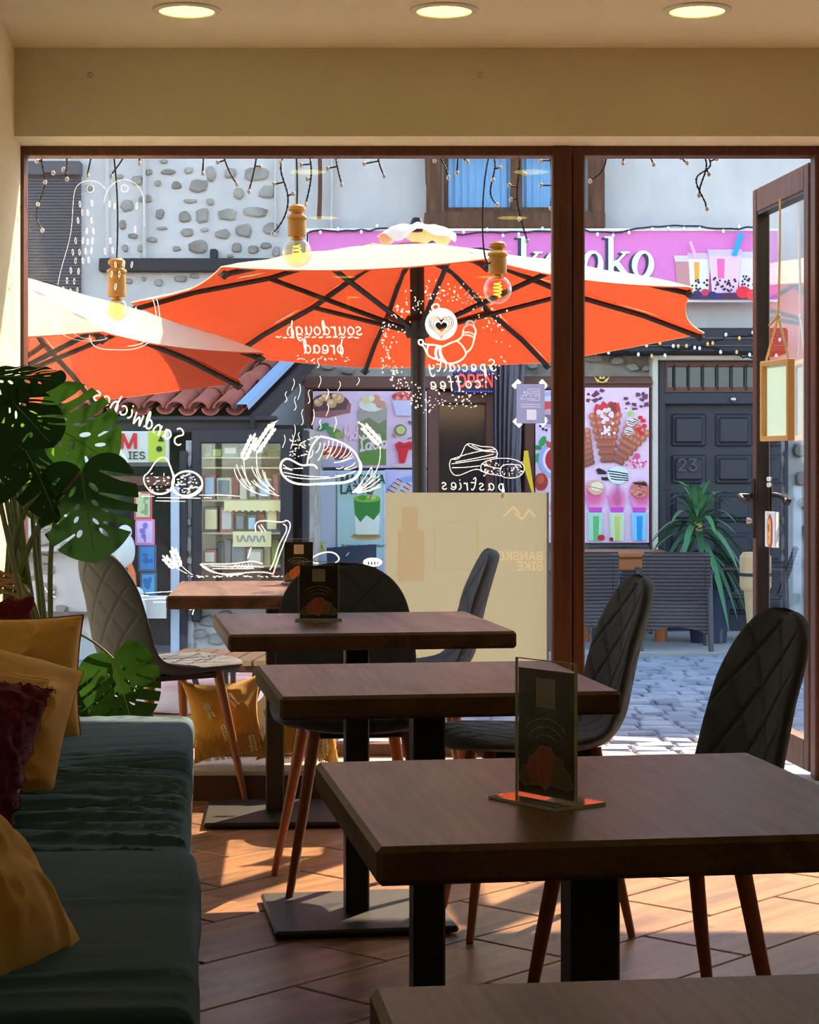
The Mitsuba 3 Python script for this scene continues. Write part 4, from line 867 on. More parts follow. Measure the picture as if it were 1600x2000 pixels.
# picture wallets hanging in a column
for i, (v0, v1, u0, u1, fr_, col, de, lb) in enumerate(((960, 1016, 262, 297, (214, 84, 90), (192, 204, 150), (140, 160, 120), 'topmost hanging picture with red frame and pale green print'), (1014, 1066, 264, 302, (226, 130, 176), (210, 190, 220), (140, 112, 190), 'second hanging picture, pink frame with violet figure'), (1064, 1118, 270, 305, (70, 90, 120), (56, 140, 196), (40, 96, 160), 'third hanging picture, bright blue'), (1118, 1166, 274, 306, (70, 100, 120), (86, 166, 200), (40, 110, 170), 'lowest hanging picture, turquoise blue'))):
    t = thing('hanging_picture', lb + ' beside the kiosk post', 'picture', 'pictures hanging in a column at the kiosk')
    put(t + '__frame', ub(u0, u1, v0, v1 - 1, YK - .12, YK - .1, .004), M(f'hp_f{i}', fr_, .5))
    pr = Print(); pr.poly([(u0 + 4, v0 + 4), (u1 - 4, v0 + 4), (u1 - 4, v1 - 6), (u0 + 4, v1 - 6)], col); rr = np.random.default_rng(i)
    for k in range(5): pr.ell(rr.uniform(u0 + 9, u1 - 9), rr.uniform(v0 + 12, v1 - 14), rr.uniform(2, 6), rr.uniform(3, 9), de)
    m, c = pr.mesh(flat(YK - .122)); put(t + '__print', m, 'm_print', smooth=False, color=c)
# plush toys, white with orange legs, hanging left of the pictures
M('plush_white', (222, 218, 206), .95); M('plush_orange', (228, 120, 66), .9)
def blob(u, v, a, b, Y, n=2):
    s_ = trimesh.creation.icosphere(n); s_.apply_scale((a * Y / F, min(a, b) * .8 * Y / F, b * Y / F)); s_.apply_translation(P(u, v, Y)); return s_
for (u, v, s_, lb) in ((244, 1085, 1.0, 'upper white plush toy with orange legs hanging left of the picture column'), (268, 1200, .9, 'lower white plush toy with orange legs hanging below the pictures'), (216, 1110, .8, 'white plush toy with orange legs half hidden behind the chair back')):
    t = thing('plush_toy', lb, 'toy', 'plush toys at the kiosk'); Y = YK - .3
    put(t + '__body', cat([blob(u, v - 10 * s_, 20 * s_, 34 * s_, Y, 3), blob(u, v - 46 * s_, 14 * s_, 14 * s_, Y)]), 'm_plush_white')
    for dx in (-16, 14): put(t + '__leg', tube([P(u + dx * .6 * s_, v + 16 * s_, Y), P(u + dx * s_, v + 34 * s_, Y), P(u + dx * 1.1 * s_, v + 58 * s_, Y - .02)], [.022, .026, .03], 8), 'm_plush_orange')
t = thing('fabric_banner', 'pale cloth with washed out pattern hanging under the plush toys', 'cloth'); put(t + '__sheet', ub(200, 325, 1168, 1208, YK - .2, YK - .19), 'm_sign_white'); put(t + '__rod', ub(170, 330, 1164, 1168, YK - .22, YK - .16), 'm_white')
# rough stone wall on the far left
t = thing('stone_wall', 'low rough white wall with rounded grey stones at the left behind the plant', 'wall')
put(t + '__render', ub(-200, 200, 1000, 1300, YK + .3, YK + .6), 'm_plaster', smooth=False)
for i, (u, v, a, b) in enumerate(((88, 1052, 17, 17), (62, 1060, 9, 12), (58, 1108, 22, 30), (90, 1092, 12, 11), (96, 1112, 14, 10), (90, 1156, 20, 20), (70, 1222, 9, 8), (115, 1228, 14, 11), (90, 1028, 16, 8), (120, 1190, 14, 9), (30, 1180, 18, 16), (20, 1060, 16, 18), (128, 1068, 10, 14))): put(t + '__stone', stone_mesh(u, v, a, b, YK + .3, .06, 500 + i), 'm_stone', smooth=False)
put(t + '__ledge', cat([ub(30, 200, 1078, 1081, YK + .2, YK + .4), ub(30, 200, 1196, 1204, YK + .2, YK + .4)]), 'm_shutter')

# ---------------- posters on the shop front ----------------
def poster(label, u0, u1, v0, v1, Y, bg, pr, cat_='poster'):
    t = thing('poster', label, cat_); put(t + '__board', ub(u0, u1, v0, v1, Y, Y + .02), M('poster_%d' % len(scene), bg, .5), smooth=False)
    m, c = pr.mesh(flat(Y - .002)); put(t + '__print', m, 'm_print', smooth=False, color=c); return t
pr = Print((611, 834, 764, 914))
pr.ell(645, 790, 38, 22, (112, 74, 78)); pr.poly([(611, 790), (686, 788), (684, 806), (640, 816), (611, 814)], (166, 106, 100)); pr.poly([(611, 784), (680, 784), (676, 800), (611, 804)], (104, 74, 76))
for u, v, a in ((622, 786, 9), (636, 776, 9), (648, 788, 10), (662, 778, 11), (628, 780, 6), (655, 774, 7)): pr.ell(u, v, a, a * .9, (222, 168, 112)); pr.ell(u - 2, v - 2, a * .55, a * .45, (244, 214, 170))
pr.poly([(699, 800), (756, 796), (754, 908), (702, 908)], (170, 160, 146)); pr.poly([(700, 838), (755, 834), (754, 908), (702, 908)], (104, 140, 62)); pr.poly([(700, 826), (720, 815), (740, 828), (755, 818), (755, 846), (700, 850)], (126, 134, 92))
pr.ell(727, 790, 26, 14, (226, 222, 200)); pr.ell(716, 782, 10, 8, (226, 206, 150)); pr.ell(734, 780, 9, 9, (214, 150, 120)); pr.ell(744, 790, 10, 8, (206, 150, 124)); pr.ell(726, 778, 6, 6, (236, 224, 190))
pr.ell(655, 846, 14, 9, (110, 150, 70), 20); pr.ell(632, 834, 12, 6, (60, 140, 84), -30); pr.ell(664, 850, 10, 6, (160, 170, 90)); pr.ell(646, 840, 9, 6, (90, 150, 80), 30)
pr.ell(650, 886, 36, 15, (150, 66, 70)); pr.ell(640, 896, 14, 8, (226, 190, 150)); pr.ell(650, 880, 22, 8, (180, 84, 74)); pr.ell(624, 892, 8, 7, (230, 200, 170)); pr.poly([(611, 898), (700, 898), (700, 912), (611, 912)], (186, 178, 200))
pr.ell(788, 775, 22, 10, (222, 96, 96)); [pr.ell(770 + 7 * k, 774 + 4 * (k % 2), 4, 4, (236, 150, 130) if k % 2 else (206, 60, 66)) for k in range(7)]; pr.poly([(766, 782), (812, 782), (806, 812), (774, 812)], (206, 196, 220))
pr.ell(782, 840, 12, 11, (130, 122, 60)); pr.ell(783, 840, 9, 8, (196, 196, 130)); pr.ell(802, 826, 6, 3, (110, 104, 116), 30); pr.ell(770, 852, 5, 2, (160, 120, 120), 40); pr.ell(800, 856, 5, 2, (140, 120, 130), -20)
pr.poly([(771, 868), (780, 862), (790, 866), (800, 862), (815, 868), (815, 876), (798, 878), (790, 906), (780, 906), (777, 884)], (224, 40, 52)); pr.poly([(776, 870), (806, 868), (800, 874), (782, 876)], (190, 40, 50)); pr.ell(789, 909, 24, 4, (216, 190, 186))
t = poster('pink menu poster with matcha latte drink behind the bread drawing', 611, 834, 764, 914, 17.84, (228, 194, 212), pr)
# brush lettering "Matcha Latte"
def script_text(lines, key, Y, mat, w):
    ms = []
    for pts in lines: ms.append(LineString(pts).buffer(w, 3))
    g = unary_union(ms); m = extr(g, .01); q = np.array(m.vertices); m.vertices = np.stack([(q[:, 0] - U0) * Y / F, Y - q[:, 2] * .6, EYE - (q[:, 1] - V0) * Y / F], -1); m.fix_normals(); put(key, m, mat, smooth=False)
M('script_pink', (240, 196, 206), .5)
FONT = {  # single stroke letters: x right, y up, x height 1
    'a': ([[(.75, .8), (.45, 1), (.12, .75), (.1, .3), (.4, .02), (.72, .35), (.76, .95), (.74, .3), (.9, .02)]], .95), 'b': ([[(.15, 1.75), (.15, .05), (.15, .6), (.45, 1), (.75, .7), (.7, .2), (.4, 0), (.15, .2)]], .9),
    'c': ([[(.75, .82), (.45, 1), (.12, .7), (.14, .25), (.42, 0), (.78, .2)]], .85), 'd': ([[(.72, .8), (.45, 1), (.12, .7), (.12, .25), (.4, 0), (.7, .3), (.76, 1.8), (.74, .2), (.86, 0)]], .95),
    'e': ([[(.12, .5), (.75, .58), (.65, .95), (.35, 1), (.1, .6), (.2, .12), (.5, 0), (.82, .2)]], .9), 'f': ([[(.75, 1.6), (.5, 1.8), (.35, 1.4), (.3, -.1)], [(.05, .95), (.65, 1.0)]], .72),
    'g': ([[(.72, .8), (.42, 1), (.12, .7), (.15, .25), (.45, .05), (.72, .4), (.74, .95), (.7, -.4), (.4, -.75), (.1, -.5)]], .92), 'h': ([[(.12, 1.75), (.12, 0), (.16, .6), (.45, 1), (.7, .75), (.7, .0)]], .88),
    'i': ([[(.15, 1), (.15, .1), (.3, 0)], [(.15, 1.4), (.17, 1.45)]], .42), 'l': ([[(.15, 1.75), (.12, .2), (.35, 0)]], .46), 'n': ([[(.12, 1), (.12, 0), (.16, .6), (.45, 1), (.7, .75), (.7, .0)]], .88),
    'o': ([[(.45, 1), (.12, .7), (.14, .25), (.45, 0), (.78, .3), (.76, .75), (.45, 1)]], .95), 'p': ([[(.12, 1), (.14, -.8), (.14, .6), (.45, 1), (.76, .7), (.7, .2), (.4, .0), (.15, .25)]], .92),
    'r': ([[(.12, 1), (.12, 0), (.18, .65), (.4, .98), (.62, .92)]], .68), 's': ([[(.7, .85), (.4, 1), (.15, .75), (.6, .4), (.65, .12), (.35, 0), (.08, .15)]], .8), 'S': ([[(.95, 1.55), (.5, 1.75), (.15, 1.35), (.75, .75), (.8, .2), (.4, 0), (.05, .25)]], 1.05),
    't': ([[(.3, 1.6), (.28, .2), (.5, 0), (.65, .12)], [(.02, 1.05), (.65, 1.1)]], .7), 'u': ([[(.12, 1), (.12, .3), (.35, 0), (.65, .3), (.7, 1), (.7, .2), (.85, 0)]], .95), 'w': ([[(.1, 1), (.25, .05), (.5, .7), (.75, .05), (.95, 1)]], 1.08), 'y': ([[(.1, 1), (.2, .45), (.5, .4), (.72, 1), (.68, -.3), (.4, -.8), (.05, -.5)]], .9),
    'M': ([[(.1, 0), (.3, 1.7), (.55, .5), (.85, 1.7), (1.0, .0)]], 1.2), 'L': ([[(.55, 1.6), (.3, 1.5), (.3, .2), (.15, 0), (.8, .05)]], .9)}
def strokes(s, x, y, h, rot=0.0, mirror=False, slant=.12, sp=1.0):
    out = []; cx = 0; c, sn = math.cos(rot), math.sin(rot)
    for ch in s:
        if ch == ' ': cx += .5 * h; continue
        L, adv = FONT[ch]
        for pl in L:
            q = [(cx + (a + slant * b) * h, -b * h) for a, b in pl]
            if len(q) > 3: q = spline(q, 8 * len(q)).tolist()
            out.append([(x - a * c + b * sn if mirror else x + a * c - b * sn, y + a * sn + b * c) for a, b in q])
        cx += adv * h * sp
    return out
script_text(strokes('Matcha', 672, 860, 13, -.1) + strokes('Latte', 703, 880, 13, -.1), t + '__lettering', 17.83, 'm_script_pink', 1.9)
pr = Print((752, 834, 917, 1010)); pr.ell(805, 990, 62, 60, (150, 170, 222)); pr.ell(805, 995, 54, 54, (206, 206, 232))
for k in range(3):
    u0, v0 = 772 + 18 * k, 944 + 8 * k; pr.poly([(u0 - 16, v0 + 18), (u0 + 6, v0 - 10), (u0 + 16, v0 - 2), (u0 - 2, v0 + 26)], (222, 186, 170))
    for j in range(4): pr.line([(u0 - 14 + 6 * j, v0 + 12 - 7 * j), (u0 - 2 + 5 * j, v0 + 18 - 7 * j)], 1.6, (86, 50, 70))
poster('lilac poster with rolled crepes on a blue plate left of the parasol pole', 752, 834, 917, 1010, 17.84, (206, 196, 230), pr)
# drinks cabinet with latte poster
fg = thing('drinks_cabinet', 'pale grey street cabinet left of the parasol pole', 'cabinet')
put(fg + '__body', ub(598, 752, 919, 1180, 17.3, 17.8, .01), M('cabinet_grey', (190, 196, 206), .5)); put(fg + '__door', ub(602, 656, 924, 1176, 17.28, 17.31, .006), 'm_cabinet_grey')
pr = Print(); pr.poly([(628, 1061), (636, 1075), (621, 1075)], (222, 196, 40)); pr.poly([(621, 1057), (637, 1057), (637, 1060), (621, 1060)], (214, 200, 80)); pr.line([(628.5, 1066), (628.5, 1071)], 1.6, (70, 60, 20))
m, c = pr.mesh(flat(17.275)); put(fg + '__warning_sticker', m, 'm_print', smooth=False, color=c)
pr = Print(); pr.poly([(690, 972), (744, 972), (740, 1048), (694, 1048)], (206, 220, 206)); pr.poly([(693, 1008), (742, 1008), (739, 1044), (696, 1044)], (236, 240, 222)); pr.poly([(691, 976), (743, 976), (742, 1000), (730, 1016), (716, 1006), (704, 1020), (693, 1004)], (62, 140, 62)); pr.ell(717, 974, 27, 7, (130, 190, 70)); pr.ell(708, 972, 8, 5, (90, 160, 50)); pr.ell(726, 971, 9, 5, (176, 214, 120)); pr.line([(722, 975), (737, 940)], 3.5, (176, 130, 80))
pr.ell(715, 1048, 30, 7, (196, 166, 110), layer=1); pr.ell(715, 1046, 26, 5, (170, 134, 84), layer=1.2)
lp = poster('mint green poster with a glass of green latte on the grey cabinet', 659, 748, 923, 1092, 17.27, (186, 214, 206), pr)
M('ink_green', (34, 74, 74), .6)
put(lp + '__lettering', cat([text('MATCHA', 664, 944, 17, 17.265, .01, True, wscale=.86), text('LATTE', 664, 964, 17, 17.265, .01, True, wscale=.86)]), 'm_ink_green', smooth=False)
put(lp + '__small_lettering', text('A creamy blend of Matcha and', 668, 1068, 5.2, 17.265, .006, wscale=.86), 'm_ink_green', smooth=False)
t = thing('menu_board', 'dark navy board leaning in front of the grey cabinet', 'board'); put(t + '__panel', hullm([P(u, v, y) for u, v in ((638, 1070), (735, 1063), (736, 1150), (640, 1150)) for y in (16.9, 16.93)]), 'm_navy', smooth=False); put(t + '__leg', cat([ub(645, 650, 1100, 1262, 16.93, 16.96), ub(724, 729, 1100, 1262, 16.93, 16.96)]), 'm_black_metal')
put(t + '__stroke', tube([P(676, 1086, 16.89), P(682, 1079, 16.89)], .006, 5), 'm_cabinet_grey')
# tea poster
pr = Print((1046, 1126, 762, 1060)); pr.ell(1080, 800, 42, 36, (186, 176, 222)); pr.ell(1078, 803, 36, 30, (216, 210, 236)); pr.poly([(1062, 785), (1092, 785), (1086, 832), (1066, 832)], (206, 166, 176)); pr.poly([(1061, 784), (1093, 784), (1090, 796), (1064, 800)], (216, 84, 84)); pr.poly([(1064, 810), (1088, 810), (1086, 828), (1066, 828)], (136, 108, 140))
for u, v in ((1056, 832), (1061, 838), (1067, 840)): pr.ell(u, v, 2.6, 2.6, (46, 40, 84))
pr.ell(1060, 862, 6, 11, (46, 160, 80), 25); pr.ell(1050, 874, 8, 4.5, (40, 140, 76), 10); pr.ell(1049, 894, 4, 9, (60, 170, 90), 10); pr.ell(1086, 898, 34, 36, (164, 176, 222)); pr.ell(1087, 898, 27, 29, (236, 228, 238)); pr.ell(1088, 898, 23, 25, (196, 36, 50)); pr.ell(1090, 908, 14, 15, (236, 190, 90)); pr.poly([(1066, 860), (1080, 866), (1078, 878), (1068, 872)], (196, 84, 66)); pr.ell(1057, 941, 13, 17, (176, 58, 46)); pr.ell(1056, 936, 7, 9, (206, 96, 66))
pr.ell(1082, 985, 20, 24, (220, 206, 224)); pr.ell(1084, 990, 12, 15, (226, 150, 160)); pr.ell(1100, 960, 14, 20, (200, 170, 120))
poster('pink poster with tea cup, mint and jam beside the brown mullion', 1046, 1126, 762, 1060, 17.84, (228, 200, 226), pr)
# bubble waffle poster
pr = Print((1130, 1268, 757, 1060)); R = np.random.default_rng(5)
for k in range(26):
    u, v = (R.uniform(1148, 1180), R.uniform(762, 782)) if k < 9 else (R.uniform(1222, 1264), R.uniform(762, 800)); a = R.uniform(1.5, 6); g = R.uniform(0, 6.28)
    pr.poly([(u + a * 1.3 * math.cos(g + q), v + a * math.sin(g + q)) for q in (0, 1.2, 2.6, 4.2)], (112, 64, 82))
def waffle(u0, v0, u1, v1, w):
    d = np.array([u1 - u0, v1 - v0], float); n_ = np.array([-d[1], d[0]]) / np.linalg.norm(d)
    pr.poly([(u0 + n_[0] * w, v0 + n_[1] * w), (u0 - n_[0] * w, v0 - n_[1] * w), (u1 - n_[0] * w * .35, v1 - n_[1] * w * .35), (u1 + n_[0] * w * .35, v1 + n_[1] * w * .35)], (186, 88, 66), layer=29)
    for i in range(7):
        for j in range(-2, 3):
            t_ = i / 6.0; p = np.array([u0, v0]) + d * t_ + n_ * w * (1 - .65 * t_) * j * .46; c = 1 - .3 * t_; pr.ell(p[0], p[1], 6.4 - 1.5 * t_, 7 - 1.5 * t_, (int(196 * c), int(104 * c), int(78 * c)), layer=30); pr.ell(p[0] - 1, p[1] - 1.5, 3.4, 3.8, (int(222 * c), int(140 * c), int(108 * c)), layer=31)
pr.poly([(1160, 800), (1164, 788), (1172, 792), (1178, 783), (1186, 790), (1194, 783), (1200, 792), (1208, 786), (1212, 800), (1206, 840), (1166, 840)], (222, 58, 60), layer=20); pr.poly([(1188, 786), (1204, 786), (1206, 830), (1190, 830)], (150, 66, 54), layer=21)
waffle(1182, 812, 1186, 898, 28); waffle(1246, 836, 1208, 900, 23); waffle(1128, 850, 1150, 905, 22)
for k in range(16): pr.ell(R.uniform(1168, 1198), R.uniform(800, 826), 4.2, 4.2, (240, 214, 218), layer=34)
for k in range(14): pr.ell(1184 + R.normal(0, 8), R.uniform(826, 850), 2.8, 2.8, (246, 226, 236), layer=35)
for u, v, a in ((1232, 824, 10), (1228, 842, 9), (1242, 820, 8)): pr.ell(u, v, a, a * .9, (226, 206, 196), layer=36); pr.line([(u - a * .7, v - 2), (u + a * .7, v + 2)], 1.6, (92, 60, 56), layer=37); pr.line([(u - a * .6, v + 3), (u + a * .5, v + 5)], 1.4, (92, 60, 56), layer=37)
for u, v in ((1250, 816), (1256, 822), (1247, 838), (1252, 846), (1258, 832)): pr.ell(u, v, 5, 4, (226, 48, 60), layer=38)
pr.poly([(1226, 806), (1232, 802), (1238, 808), (1228, 814)], (170, 206, 90), layer=38)
for k in range(30): pr.ell(1245 + R.normal(0, 9), 912 - abs(R.normal(0, 6)), 2.2, 2, (232, 70, 110) if k % 3 else (250, 214, 226), layer=33)
pr.ell(1244, 891, 6, 6, (222, 84, 130), layer=34)
for k in range(7):
    f_ = k / 6; cl = tuple(int(p * (1 - f_) + q_ * f_) for p, q_ in zip((232, 204, 230), (236, 104, 152)))
    for u, v, a, b in ((1160, 968, 34, 36), (1252, 968, 34, 38), (1205, 975, 26, 34)): pr.ell(u, v, a * (1 - .65 * f_), b * (1 - .65 * f_), cl, layer=2 + k * .4)
pr.ell(1207, 928, 21, 17, (222, 232, 222), layer=20)
for k in range(4): pr.line([(1188 + 2 * k, 920 + 5 * k), (1205, 922 + 5 * k), (1226, 926 + 4 * k)], 2.2, (44, 36, 44), layer=21)
pr.poly([(1164, 917), (1170, 914), (1184, 921), (1184, 926), (1168, 926)], (48, 34, 40), layer=20); pr.poly([(1174, 932), (1190, 932), (1192, 938), (1176, 938)], (48, 34, 40), layer=20)
for u in (1204, 1209): pr.line([(u, 946), (u, 985)], 1.6, (170, 130, 160), layer=19)
pr.ell(1164, 952, 16, 15, (232, 180, 140), layer=20); pr.ell(1166, 950, 12, 9, (246, 226, 196), layer=21); pr.line([(1150, 950), (1178, 956)], 1.6, (190, 110, 70), layer=22)
pr.ell(1250, 956, 18, 17, (206, 120, 100), layer=20)
for k in range(18): pr.ell(1250 + R.normal(0, 8), 958 + R.normal(0, 7), 2.4, 2, (236, 150, 130) if k % 2 else (170, 70, 70), layer=21)
pr.poly([(1234, 942), (1262, 942), (1264, 950), (1240, 946)], (50, 34, 40), layer=22)
for u0, ca_, cb_ in ((1148, (176, 222, 190), (110, 190, 120)), (1190, (214, 226, 190), (206, 214, 110)), (1233, (150, 206, 240), (40, 160, 224))):
    pr.poly([(u0, 1000), (u0 + 30, 1000), (u0 + 28, 1056), (u0 + 2, 1056)], ca_, layer=20); pr.poly([(u0 + 10, 1008), (u0 + 22, 1008), (u0 + 21, 1056), (u0 + 11, 1056)], cb_, layer=21); pr.poly([(u0 + 2, 991), (u0 + 28, 991), (u0 + 27, 1001), (u0 + 3, 1001)], (216, 80, 190), layer=21); pr.line([(u0 - 4, 968), (u0 + 4, 996)], 2, (206, 140, 200), layer=19)
pr.ell(1174, 1050, 7, 6, (206, 40, 50), layer=24); pr.ell(1194, 1053, 4, 4, (150, 50, 60), layer=24)
poster('bright pink poster with bubble waffles, ice cream and coloured drinks beside the dark door', 1130, 1268, 757, 1060, 17.83, (238, 202, 222), pr)
# ---------------- wicker furniture on the far pavement ----------------
def wicker_chair(x, y, ang, label):
    t = thing('wicker_armchair', label, 'chair', 'dark wicker armchairs across the street')
    Mx = rz(math.radians(ang), (x, y, ZS + .03)); w = .26
    def grid(c, du, dv, nu, nv, curve=0):
        pass
    bk = []
    for i in range(13):
        for j in range(15):
            a, b = i / 12 * 2 - 1, j / 14; ww = w * (1.0 - .04 * b); bk.append((-.24 - .13 * b - .02 * (1 - a * a), a * ww, .40 + .38 * b + .015 * (1 - a * a) * b))
    f = grid_faces(13, 15); bm = trimesh.Trimesh(bk, f, process=False); b2 = bm.copy(); b2.apply_translation((.035, 0, 0)); b2.invert()
    sk = []
    for i in range(13):
        for j in range(6):
            a, b = i / 12 * 2 - 1, j / 5; sk.append((-.24 - .01 * (1 - a * a), a * w * .99, .40 - .27 * b * (1 - .22 * (1 - a * a))))
    put(t + '__backrest', xf(cat([bm, b2, bar((-.355, -w, .785), (-.355, w, .785), .04, .03), bar((-.24, -w, .4), (-.36, -w * .96, .78), .04, .035), bar((-.24, w, .4), (-.36, w * .96, .78), .04, .035)]), Mx), 'm_wicker', smooth=30)
    put(t + '__skirt', xf(trimesh.Trimesh(sk, grid_faces(13, 6), process=False), Mx), 'm_wicker', smooth=True)
    put(t + '__seat', xf(bx(-.25, .26, -w, w, .37, .42, .015), Mx), 'm_wicker')
    for s in (-1, 1):
        put(t + '__armrest', xf(cat([bar((-.28, s * .285, .62), (.24, s * .285, .63), .055, .035), bar((.24, s * .285, .63), (.26, s * .28, .4), .05, .03)]), Mx), 'm_wicker')
        put(t + '__leg', xf(bar((-.27, s * .27, .62), (-.29, s * .28, 0), .035, .035), Mx), 'm_shutter'); put(t + '__leg', xf(bar((.25, s * .27, .42), (.26, s * .28, 0), .035, .035), Mx), 'm_shutter')
Xp = lambda u, Y: (u - U0) * Y / F
wicker_chair(Xp(1318, 16.3), 16.35, 90 - 4, 'dark wicker armchair seen from behind at the pavement edge, right of the mullion')
wicker_chair(Xp(1130, 16.3), 16.38, 90 + 6, 'dark wicker armchair seen from behind, half hidden by the brown mullion')
wicker_chair(Xp(1216, 17.5), 17.45, -90, 'dark wicker armchair facing the street behind the wooden table')
wicker_chair(Xp(1470, 17.0), 17.0, 168, 'dark wicker armchair on the right between the plant and the log table')
t = thing('wooden_table', 'chunky orange brown wooden table among the wicker armchairs', 'table')
put(t + '__tabletop', bx(Xp(1120, 17), Xp(1300, 17), 16.75, 17.3, .385, .44, .015), 'm_wood_orange'); put(t + '__apron', bx(Xp(1130, 17), Xp(1292, 17), 16.78, 17.27, .28, .39, .01), 'm_wood_orange')
for u in (1140, 1291): put(t + '__leg', tube([P(u, 1115, 16.95), (Xp(u, 16.95), 16.95, ZS + .03)], .055, 14), 'm_wood_orange')
t = thing('log_table', 'rustic log side table with a dark band at the far right', 'table'); Yl = 15.6; xl = Xp(1476, Yl)
put(t + '__top', lathe([(0, -.06), (.11, -.06), (.125, -.03), (.125, .2), (.1, .235), (0, .235)], 20, (xl, Yl, .25)), 'm_log'); put(t + '__band', lathe([(.1255, .05), (.129, .05), (.129, .075), (.1255, .075)], 20, (xl, Yl, .25)), 'm_dark_beam')
put(t + '__trunk', tube([(xl - .01, Yl, ZS), (xl + .01, Yl, -.1), (xl + .0, Yl, .2)], [.09, .075, .095], 14), 'm_log')
# yucca
M('yucca', (74, 122, 76), .5); M('yucca_dark', (52, 92, 62), .5)
t = thing('yucca', 'yucca plant with long drooping green leaves in a navy pot before the dark door', 'potted plant'); Yy = 16.9; top = P(1362, 1010, Yy)
def blade(a, el, L, w, mat, o, seed):
    r = np.random.default_rng(seed); n = 12; s = np.linspace(0, 1, n); d = np.array([math.cos(a), math.sin(a), 0])
    hx_ = L * (np.sin(el) * 0 + np.cos(el) * s + .12 * s ** 2); hz = L * (np.sin(el) * s - (1.25 - .6 * math.sin(el)) * s ** 2.2 * .75)
    c = o + d[None] * hx_[:, None] * .75 + np.array([0, 0, 1])[None] * hz[:, None]; sd = np.cross(d, (0, 0, 1)); ww = w * np.sin(np.pi * (.12 + .88 * s)) ** .7
    fold = np.array([0, 0, 1]) * .35
    V = np.stack([c + sd * ww[:, None] + fold * ww[:, None], c, c - sd * ww[:, None] + fold * ww[:, None]], 1).reshape(-1, 3)
    put(t + '__leaf', trimesh.Trimesh(V, grid_faces(n, 3), process=False), mat, smooth=True)
for k in range(46):
    q = k / 46; blade(k * 2.399, 1.35 - 1.5 * q + rng.normal(0, .1), rng.uniform(.48, .74), .03, 'm_yucca' if k % 3 else 'm_yucca_dark', top + (0, 0, -.2 * q + .02), k)
for k in range(16): blade(k * 2.399 + .5, -.1 + rng.normal(0, .15), rng.uniform(.4, .55), .024, 'm_yucca_dark', P(1372, 1075, Yy), 100 + k)
put(t + '__stem', tube([P(1366, 1150, Yy), P(1370, 1080, Yy), P(1362, 1005, Yy)], .03, 8), 'm_log')
put(t + '__pot', lathe([(0, 0), (.15, 0), (.19, .42), (.2, .46), (.18, .46), (.17, .42), (0, .42)], 24, (Xp(1384, Yy), Yy, ZS + .03)), 'm_navy')
put('cord', cat([tube(spline([P(625 + d, 300, 17.95), P(626 + d, 360, 17.95), P(624 + d * 1.5, 428, 17.95)], 12), .012, 5) for d in (-2, 1)]), 'm_old_wood', label='brown cord hanging down the white house wall above the pink sign', cat='cord')

# ---------------- slatted table and cushioned pallets just outside the glass ----------------
M('slat_wood', (168, 140, 104), .7)
t = thing('slatted_table', 'outdoor table with grey brown wooden slats and black folding legs beyond the glass', 'table'); Yo = 8.55; z = P(0, 1284, Yo)[2]
for k in range(7):
    x0 = Xp(318, Yo) + k * .082; put(t + '__slat', hullm([(x0 + sx + (.06 if y > Yo else 0), y, z + q) for sx in (0, .07) for y in (Yo - .26, Yo + .3) for q in (-.011, .011)]), 'm_slat_wood', smooth=False)
put(t + '__frame', cat([bx(Xp(318, Yo), Xp(318, Yo) + .56, Yo + a, Yo + a + .03, z - .04, z - .011) for a in (-.24, .24)]), 'm_black_metal')
for (u0, v0, u1, v1, y0) in ((455, 1296, 460, 1460, 8.5), (372, 1300, 470, 1460, 8.4), (520, 1300, 420, 1470, 8.45), (500, 1300, 480, 1400, 8.8), (440, 1300, 448, 1400, 8.8)):
    a = P(u0, v0, y0); a[2] = z - .02; b = P(u1, v1, y0); put(t + '__leg', bar(a, (b[0], b[1], ZS + .004), .022, .022), 'm_black_metal')
t = thing('pallet_seat', 'low wooden pallet seat with a pale pinkish cushion outside the glass by the chair legs', 'seat')
Yq = 8.7; zc = P(0, 1392, Yq)[2]
put(t + '__cushion', xf(softbox(.66, .55, .12, .05, (30, 20, 6), lambda p, n: (meshkit.fbm(p * 9, 3, 3) - .5) * .03), mat4((1, -.05, -.02), (.05, 1, 0), (0, 0, 1), (Xp(345, Yq), Yq + .2, zc + .06))), 'm_pillow_cover', smooth=True)
for k in range(3): put(t + '__plank', bx(Xp(270, Yq), Xp(420, Yq), Yq - .05 + k * .17, Yq + .07 + k * .17, zc - .03, zc - .005, .004), 'm_slat_wood')
put(t + '__support', cat([bx(Xp(x, Yq) - .04, Xp(x, Yq) + .04, Yq - .04, Yq + .42, ZS, zc - .03) for x in (282, 345, 408)]), 'm_slat_wood')
t = thing('pallet_seat', 'white cushion on a low wooden seat outside the glass behind the wheat pillows', 'seat'); Yq = 9.3; zc = P(0, 1352, Yq)[2]
put(t + '__cushion', xf(softbox(.5, .5, .1, .045, (24, 20, 6), lambda p, n: (meshkit.fbm(p * 9, 3, 8) - .5) * .03), mat4(o=(Xp(560, Yq), Yq + .2, zc + .05))), 'm_pillow_cover', smooth=True)
put(t + '__support', bx(Xp(470, Yq), Xp(650, Yq), Yq - .03, Yq + .42, ZS, zc, .01), 'm_slat_wood')

